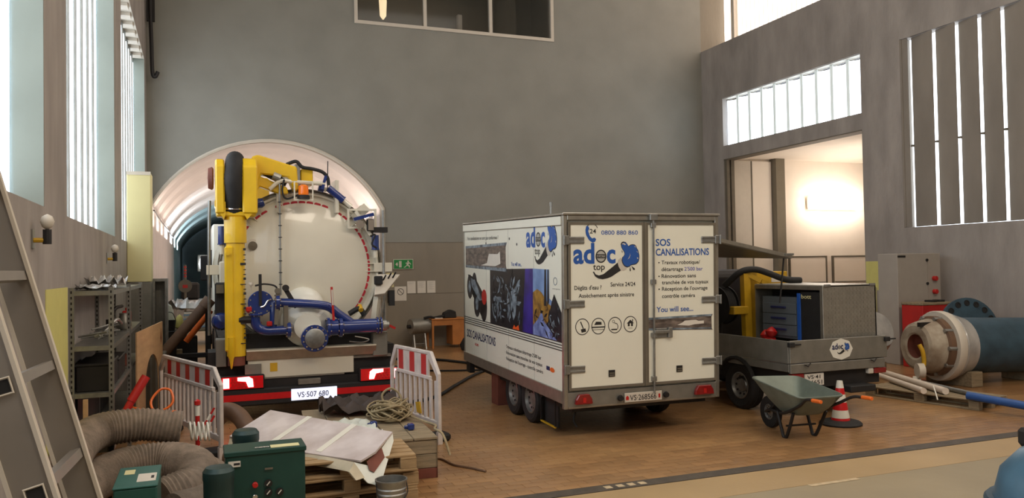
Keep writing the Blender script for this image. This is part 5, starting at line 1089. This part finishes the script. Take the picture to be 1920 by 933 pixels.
MB().box(-.01, .05, -.016, -.012, .545, .56).build('display_slot', m_seal, c_); MB().box(-.02, .08, -.016, -.012, .20, .24).build('label_plate', m_cream, c_)
for lb, loc, s in (('green electric motor dome standing behind the control box', (.36, 7.3, 0), 1.0), ('green electric motor dome left of the control box', (.12, 6.35, 0), .97)):
    t = thing('electric_motor', lb, 'motor', loc)
    hh_ = .74*s if loc[1] > 7 else .66
    MB().lathe([(.105, .3), (.108, hh_-.10), (.112, hh_-.09), (.112, hh_-.03), (.09, hh_), (.001, hh_+.005)], (0, 0, 0), (0, 0, 1), 28).build('fan_cover', m_greend, t, smooth=35)
    MB().lathe([(.09, .0), (.09, .3)], (0, 0, 0), (0, 0, 1), 20).build('stator', m_greenb, t, smooth=35)
    for k in range(12): an = 2*PI*k/12; MB().bar((.088*math.cos(an), .088*math.sin(an), .05), (.088*math.cos(an), .088*math.sin(an), .28), .006, .03, up=(math.cos(an), math.sin(an), 0)).build('cooling_fin', m_greenb, t)
    MB().cyl((.10, -.04, .38), (.16, -.06, .38), .025, n=10).build('cable_gland', m_chrome, t)
t = thing('green_machine_case', 'teal green machine case with paper labels on top in front of the ducts', 'machine', (-.43, 6.2, 0))
MB().box(-.14, .14, 0, .62, .05, .60).build('case', M('teal_green_paint', (34, 84, 76), .45, var=.1), t, bevel=.01); MB().box(-.12, .12, .02, .6, 0, .05).build('base', m_dark, t)
MB().box(-.145, .145, -.005, .625, .60, .615).build('lid', M('teal_lid_paint', (40, 96, 88), .45, var=.1), t, bevel=.005)
a_ = MB().box(-.10, -.03, .38, .52, .615, .617).build('label_plate', m_cream, t); b_ = MB().box(.0, .125, .12, .36, .615, .617).build('label_plate', m_paper, t); MB().box(.09, .11, .2, .28, .617, .618).build('label_print', m_text, b_)
# ================================================================== DUCTS
def duct(pts, r, label, name='ventilation_duct', pitch=.038, mat=None):
    P_ = bez(pts, 24); L = sum((P_[i+1]-P_[i]).length for i in range(len(P_)-1)); n = int(L/pitch*4); acc = [0]
    for i in range(len(P_)-1): acc.append(acc[-1]+(P_[i+1]-P_[i]).length)
    out = []; j = 0
    for k in range(n+1):
        s = L*k/n
        while j < len(P_)-2 and acc[j+1] < s: j += 1
        out.append(P_[j].lerp(P_[j+1], min(1, (s-acc[j])/max(1e-6, acc[j+1]-acc[j]))))
    rs = [r*(1+(.045, .0, -.045, 0)[k % 4]+.02*math.sin(k*.06)) for k in range(n+1)]
    return tag(MB().tube(out, rs, 28).build(name, mat or m_duct, smooth=60), label, 'duct')
duct([(-.98, 6.9, .55), (-.98, 7.7, .62), (-.88, 8.15, .67), (-.55, 8.3, .685), (-.17, 8.3, .625)], .152, 'upper ribbed grey ventilation duct lying over the others with a cut end')
duct([(-1.0, 7.2, .28), (-.88, 7.7, .32), (-.62, 8.0, .36), (-.3, 8.05, .36), (-.05, 7.8, .34), (-.06, 7.45, .27), (-.3, 7.3, .21)], .178, 'thick ribbed grey duct curling in a bend beside the green control box')
duct([(-.62, 8.50, .18), (-.3, 8.55, .18), (-.02, 8.35, .18), (.10, 8.0, .18), (.13, 7.6, .18), (.05, 7.15, .18), (-.2, 6.95, .18)], .165, 'ribbed grey duct lying behind the curled one')
duct([(-.7, 5.1, .35), (-.86, 5.7, .34), (-.92, 6.2, .34), (-.9, 6.55, .2)], .17, 'ribbed grey duct seen between the ladder rails')
t = thing('white_duct_coil', 'coil of white ribbed hose at the cut duct end', 'hose', (-.05, 8.55, .42))
MB().tube([(-.06+.0032*k, -.002*k+.085*math.cos(k*.5), .12+.085*math.sin(k*.5)) for k in range(60)], .010, 6).build('coil', m_white, t, smooth=60)
tag(MB().tube(bez([(.18, 10.4, .30), (.28, 10.2, .44), (.42, 10.0, .40), (.54, 9.75, .22), (.60, 9.5, .10)], 10), .10, 20).build('brown_hose', m_ductd, smooth=60), 'thick smooth brown hose arching under the tanker truck bumper', 'hose')
tag(MB().tube(bez([(.25, 9.2, .10), (.45, 9.1, .10), (.75, 9.25, .10), (.8, 9.6, .10)], 10), .09, 20).build('brown_hose', m_ductd, smooth=60), 'thick smooth brown hose lying on the floor below the bumper', 'hose')
# striped post
t = thing('striped_post', 'short red and white striped post with a chain arm before the left barrier', 'post', (-.03, 8.75, 0))
MB().lathe([(.001, 0), (.16, 0), (.16, .03), (.04, .07)], (0, 0, 0), (0, 0, 1), 16).build('foot', m_black, t, smooth=30)
for k in range(7): MB().cyl((0, 0, .05+k*.10), (0, 0, .15+k*.10), .023, n=10).build('post_band', (m_white, m_red)[k % 2], t)
MB().lathe([(.001, .0), (.03, .01), (.03, .05), (.001, .07)], (0, 0, .75), (0, 0, 1), 10).build('post_cap', m_red, t)
for j in range(2):
    for k in range(4): MB().bar((.02+k*.035, -.02, .48-.08*j+k*.06), (.055+k*.035, -.02, .54-.08*j+k*.06), .012, .02).build('striped_bar', (m_white, m_red)[k % 2], t)
tag(MB().tube(bez([(-.62, 8.5, .92-.1), (-.5, 8.4, .80), (-.35, 8.35, .79), (-.25, 8.35, .86), (-.27, 8.4, .97), (-.36, 8.42, .98), (-.44, 8.38, .88), (-.40, 8.3, .79), (-.3, 8.28, .775), (-.22, 8.3, .785)], 6), .012, 8).build('orange_hose', m_orange, smooth=60), 'loop of orange hose lying on the upper duct', 'hose')
t = thing('red_pipe_tool', 'red pipe handle sticking up beside the metal shelf', 'tool', (-.68, 8.5, 0))
MB().cyl((-.10, -.1, .58), (.14, .02, 1.02), .035, n=14).build('tube', m_red, t, smooth=40); MB().cyl((.06, -.02, .88), (.19, .045, 1.10), .042, n=14).build('sleeve', m_red, t, smooth=40); MB().cyl((-.13, -.12, 0), (-.10, -.1, .6), .03, n=12).build('rod', m_dark, t)
# ================================================================== SHELF
t = thing('metal_shelf', 'grey slotted angle metal shelf unit along the left wall', 'shelf', (-.97, 8.65, 0))
sh = t; HX = .17
for y in (0, 2.05, 4.1):
    for x in (-HX, HX):
        MB().box(x-.022, x+.022, y-.022, y+.022, 0, 1.97).build('upright', m_steel, sh)
        q = MB()
        for k in range(36): q.box(x-.007, x+.007, y-.0235, y-.021, .06+k*.053, .085+k*.053)
        q.build('slot', m_dark, sh, kind='stuff')
for z in (.42, .95, 1.40, 1.93):
    for y in (0, 2.05): 
        MB().box(-HX, HX, y+.02, y+2.03, z, z+.008).build('shelf_board', m_steel, sh)
        for yy in (y-.01, y+2.04): MB().box(-HX, HX, yy, yy+.015, z-.035, z+.01).build('shelf_edge', m_steel, sh)
        for xx in (-HX-.01, HX+.0): MB().box(xx, xx+.012, y, y+2.05, z-.035, z+.01).build('shelf_edge', m_steel, sh)
def on(name, label, cat, mb, mat, group=None, **k): return tag(mb.build(name, mat, **k), label, cat, group)
on('plastic_packet', 'flat clear plastic packet on the near end of the shelf top', 'packet', crumple(-1.13, -.80, 8.75, 9.3, 1.945, .05, 5, 10), m_tarp, smooth=50)
on('plastic_packet', 'thicker clear plastic packet further back on the shelf top', 'packet', crumple(-1.12, -.80, 9.4, 10.5, 1.965, .10, 8, 12), m_tarp, smooth=50)
rr_ = random.Random(21)
for i in range(9):
    y = 8.8+i*.17; a = rr_.uniform(-.5, .5); z = 1.43+rr_.uniform(0, .06)
    on('steel_rod', 'steel rod with a joint in the heap on the middle shelf', 'rod', MB().tube([(-1.10, y, z+.02), (-.84, y+a*.3, z+rr_.uniform(-.0, .1))], .011, 6).cyl((-.95, y+a*.17, z+.02), (-.91, y+a*.2, z+.04), .02, n=8), m_steel, group='steel rods on the middle shelf')
on('hand_pump', 'dark hand pump with curved arm on the middle shelf', 'pump', MB().cyl((-.95, 10.2, 1.41), (-.95, 10.2, 1.58), .05, n=12).tube(bez([(-.95, 10.2, 1.58), (-.9, 10.2, 1.70), (-.85, 10.4, 1.72)]), .02, 8), m_dark, smooth=40)
on('steel_jug', 'rounded steel jug on the middle shelf', 'jug', MB().lathe([(.06, 0), (.09, .04), (.09, .10), (.05, .16), (.05, .2)], (-.88, 11.0, 1.412), (0, 0, 1), 18), m_alud, smooth=40)
on('red_container', 'small red container behind the steel jug on the shelf', 'container', MB().box(-.93, -.83, 11.4, 11.5, 1.41, 1.62).cyl((-.88, 11.45, 1.62), (-.88, 11.45, 1.66), .02, n=8), m_red, bevel=.01)
on('hose_fitting', 'bent grey hose fitting leaning on the middle shelf', 'fitting', MB().tube(bez([(-1.0, 9.6, 1.44), (-.92, 9.65, 1.52), (-.85, 9.75, 1.60), (-.82, 9.9, 1.55)]), .022, 8), m_steel, smooth=50)
on('black_crate', 'black plastic crate on the lower shelf', 'crate', MB().box(-1.12, -.82, 8.75, 9.5, .958, 1.22).box(-1.13, -.81, 8.74, 9.51, 1.2, 1.23), m_dark, bevel=.01)
on('black_crate', 'black plastic crate further back on the lower shelf', 'crate', MB().box(-1.12, -.82, 9.6, 10.4, .958, 1.18).box(-1.13, -.81, 9.59, 10.41, 1.16, 1.19), m_dark, bevel=.01)
on('red_box', 'small dark red box on the lower shelf far bay', 'box', MB().box(-1.0, -.82, 11.0, 11.25, .958, 1.08).box(-.99, -.83, 11.01, 11.24, 1.08, 1.09), m_rust, bevel=.006)
on('wooden_post', 'thin wooden post standing in front of the metal shelf', 'post', MB().box(-1.03, -.99, 8.50, 8.54, 0, .92).box(-1.05, -.97, 8.48, 8.56, 0, .03), m_ply)
on('dark_sheet', 'dark sheet leaning behind the bottom shelf', 'sheet', MB().box(-1.13, -1.12, 8.8, 12.6, .44, .92).box(-1.12, -1.11, 8.8, 8.86, .44, .92), m_dark)
# plywood with arched cut
a3 = Vector((-.74, 11.0, 0)); b3 = Vector((-.50, 12.3, 0)); d3 = (b3-a3).normalized(); n3 = Vector((-d3.y, d3.x, 0))
m4 = Matrix((d3, n3, Vector((0, 0, 1)))).transposed().to_4x4(); m4.translation = a3
t = thing('plywood_sheet', 'plywood sheet with an arched cut out leaning beside the shelf', 'plywood', mat4=m4)
L3 = (b3-a3).length; op = [(L3*.40-.02, 0)]+[(L3*.60-.30*math.cos(PI*k/12)*L3/1.3, .62+.38*math.sin(PI*k/12)) for k in range(13)]+[(L3*.85, 0)]
MB().prism([(0, 0)]+op[0:0]+[(L3*.30, 0)]+[(L3*(.575-.275*math.cos(PI*k/14)), .60+.42*math.sin(PI*k/14)) for k in range(15)]+[(L3*.85, 0), (L3, 0), (L3, 1.42), (0, 1.36)], 'y', -.009, .009).build('sheet', m_ply, t)
flat([[(L3*.9, 1.2), (L3*.93, 1.33), (L3*.955, 1.2), (L3*.93, 1.1)]], (0, -.009, 0), (1, 0, 0), (0, 0, 1)).build('red_mark', m_rust, t)
t = thing('dark_bin', 'dark slatted bin standing behind the plywood sheet cut out', 'bin', (-.60, 13.0, 0))
MB().box(-.2, .12, 0, .5, 0, .9).build('body', m_seal, t, bevel=.01)
for k in range(4): MB().box(-.17+k*.075, -.14+k*.075, -.01, 0, .05, .85).build('rib', m_alud, t)
# ================================================================== TUNNEL MOUTH CLUTTER
tag(MB().cyl((-.56, 13.95, .80), (.12, 13.98, 1.61), .085, n=20).cyl((.06, 13.97, 1.53), (.16, 13.98, 1.66), .10, n=16).build('leaning_pipe', m_ductd, smooth=40), 'rusty brown pipe leaning diagonally at the tunnel mouth', 'pipe')
tag(MB().cyl((-.22, 14.4, .95), (.14, 14.4, 1.42), .05, n=14).cyl((.14, 14.4, 1.42), (.16, 14.4, 1.46), .056, n=14).build('orange_pipe', m_orange, smooth=40), 'orange pipe behind the leaning brown pipe', 'pipe')
t = thing('timber_trestle', 'dark timber trestle carrying the leaning brown pipe', 'trestle', (0, 14.2, 0))
MB().box(.08, .17, -.05, .06, 0, 1.62).build('post', m_dark, t, bevel=.01); MB().box(-.36, -.27, -.05, .06, 0, .85).build('post', m_woodd, t, bevel=.01)
MB().box(-.36, .17, -.07, -.02, .70, .78).build('cross_beam', m_dark, t, bevel=.01); MB().box(-.36, .17, .06, .11, .2, .28).build('cross_beam', m_dark, t)
t = thing('work_table', 'low work table loaded with boxes left in the tunnel mouth', 'table', (-.25, 17.6, 0))
MB().box(-.45, .45, -.4, .4, .92, .97).build('table_top', m_woodd, t, bevel=.005)
for x, y in ((-.4, -.35), (.40, -.35), (-.4, .35), (.40, .35)): MB().box(x-.03, x+.03, y-.03, y+.03, 0, .92).build('leg', m_dark, t)
MB().box(-.4, .2, -.3, .3, .1, .8).build('lower_case', m_dark, t, bevel=.02)
on('striped_box', 'pale blue and white striped stack on the work table', 'box', MB().box(-.30, .20, 17.3, 17.8, .975, 1.3), m_pvc, bevel=.01)
for k in range(4): pass
t = bpy.data.objects['striped_box']
for k in range(4): MB().box(-.255, .255, -.256, .256, .02+k*.08, .05+k*.08).build('blue_stripe', M('pale_blue_stripe', (130, 160, 190), .5) if k == 0 else bpy.data.materials['pale_blue_stripe'], t)
on('wrapped_pile', 'translucent plastic sheet heaped over goods on the work table', 'sheet', crumple(-.62, .20, 17.4, 18.6, 1.31, .20, 4, 9), m_tarp, smooth=50)
on('yellow_sack', 'crumpled yellow sack hanging on the work table corner', 'sack', MB().lathe([(.001, 0), (.07, .04), (.085, .14), (.05, .26), (.001, .30)], (-.40, 17.15, .98), (0.1, 0, 1), 12), m_pyel, smooth=50)
on('grey_sack', 'white and grey folded sheet leaning beside the yellow sack', 'sack', MB().prism([(-.62, 1.0), (-.42, 1.0), (-.52, 1.45), (-.60, 1.5)], 'y', 17.2, 17.3), m_sheet, bevel=.02)
on('black_bucket', 'black bucket with wire bail left of the striped stack', 'bucket', MB().lathe([(.001, 0), (.10, 0), (.13, .2), (.12, .2), (.09, .02)], (-.56, 16.9, .98), (0, 0, 1), 16).tube(bez([(-.68, 16.9, 1.18), (-.62, 16.9, 1.32), (-.5, 16.9, 1.32), (-.44, 16.9, 1.18)]), .008, 6), m_dark, smooth=40)
tag(MB().box(-.7, -.42, 16.7, 17.1, 0, .96).box(-.71, -.41, 16.69, 17.11, .96, .98).build('dark_cupboard', m_dark, bevel=.01), 'dark low cupboard below the black bucket', 'cupboard')
t = thing('parked_machine', 'pale machine on dark wheels standing further inside the tunnel', 'machine', (-.3, 25, 0))
MB().box(-.4, .7, 0, 1.4, .4, 1.3).build('body', m_tarp, t, bevel=.08); MB().box(-.2, .3, .2, 1.0, 1.3, 1.8).build('seat', m_dark, t, bevel=.06)
for x in (-.35, .65):
    for y in (.2, 1.2): wheel(t, (x, y, .3), .3, .18, .55, (-1 if x < 0 else 1, 0, 0))
t = thing('road_sign', 'white round sign with red mark on a striped pole inside the tunnel', 'sign', (-.35, 22.5, 0))
MB().cyl((0, 0, 0), (0, 0, 2.3), .03, n=8).build('pole', m_seal, t)
MB().lathe([(.001, -.01), (.17, -.01), (.17, .01), (.001, .01)], (0, -.04, 1.75), (0, 1, 0), 20).build('sign_disc', m_seal, t); MB().box(-.06, .06, -.055, -.05, 1.70, 1.78).build('red_mark', m_red, t)
for k in range(4): MB().cyl((0, 0, 1.98+k*.08), (0, 0, 2.02+k*.08), .035, n=8).build('red_band', m_red, t)
# ================================================================== LADDER
t = thing('aluminium_ladder', 'large aluminium ladder leaning across the left foreground', 'ladder', (-.1, 2.5, 0))
dl_ = (Vector((-.344, 2.295, 1.572))-Vector((-.456+.04, 2.317, 1.825))).normalized()  # downwards along the rail
dirv = Vector((-.27, 0, 1)).normalized(); side = Vector((1, 0, .27)).normalized()
def rail(base, w_, y0, y1, nm):
    base = Vector(base); a = base-dirv*1.7; b = base+dirv*2.6; mb = MB()
    c0_, c1_ = [], []
    def strip(u0, u1, ya, yb):
        mb.add([a+side*u0+Vector((0, ya, 0)), a+side*u1+Vector((0, ya, 0)), a+side*u1+Vector((0, yb, 0)), a+side*u0+Vector((0, yb, 0)), b+side*u0+Vector((0, ya, 0)), b+side*u1+Vector((0, ya, 0)), b+side*u1+Vector((0, yb, 0)), b+side*u0+Vector((0, yb, 0))],
               [(0, 1, 2, 3), (7, 6, 5, 4), (0, 4, 5, 1), (1, 5, 6, 2), (2, 6, 7, 3), (3, 7, 4, 0)])
    strip(-w_, 0, y0, y1)
    r = B(mb, nm, m_ladder)
    mb = MB(); strip(-.004, .006, y0-.006, y1+.002); strip(-w_-.006, -w_+.004, y0-.006, y1+.002); B(mb, 'rail_flange', m_frame, r)
    return r
r1 = rail((-.416, 2.30, 1.825), .092, 0, .022, 'side_rail'); r2_ = rail((-.395, 2.77, 1.797), .085, 0, .022, 'side_rail')
sp = .28
for k in range(-5, 9):
    c = Vector((-.456, 2.300, 1.826))+dirv*sp*k
    if c.z < .1: continue
    rg = MB(); e = Vector((.03, .47, .0)); rg.bar(c+Vector((0, -.004, 0)), c+e, .030, .028, up=dirv); B(rg, 'rung', m_ladder)
    rm = MB(); q = [c+Vector((0, -.008, 0))+side*sx*.022+dirv*sz*.020 for sx, sz in ((-1, -1), (1, -1), (1, 1), (-1, 1))]
    rm.tube([q[0], q[1], q[2], q[3]], .0035, 6, closed=True); B(rm, 'rung_collar', m_frame, r1)
    hm = MB(); q = [c+Vector((0, -.006, 0))+side*sx*.018+dirv*sz*.016 for sx, sz in ((-1, -1), (1, -1), (1, 1), (-1, 1))]
    hm.add(q+[p+Vector((0, .003, 0)) for p in q], [(0, 1, 2, 3), (7, 6, 5, 4), (0, 4, 5, 1), (1, 5, 6, 2), (2, 6, 7, 3), (3, 7, 4, 0)]); B(hm, 'rung_hole', m_black, r1)
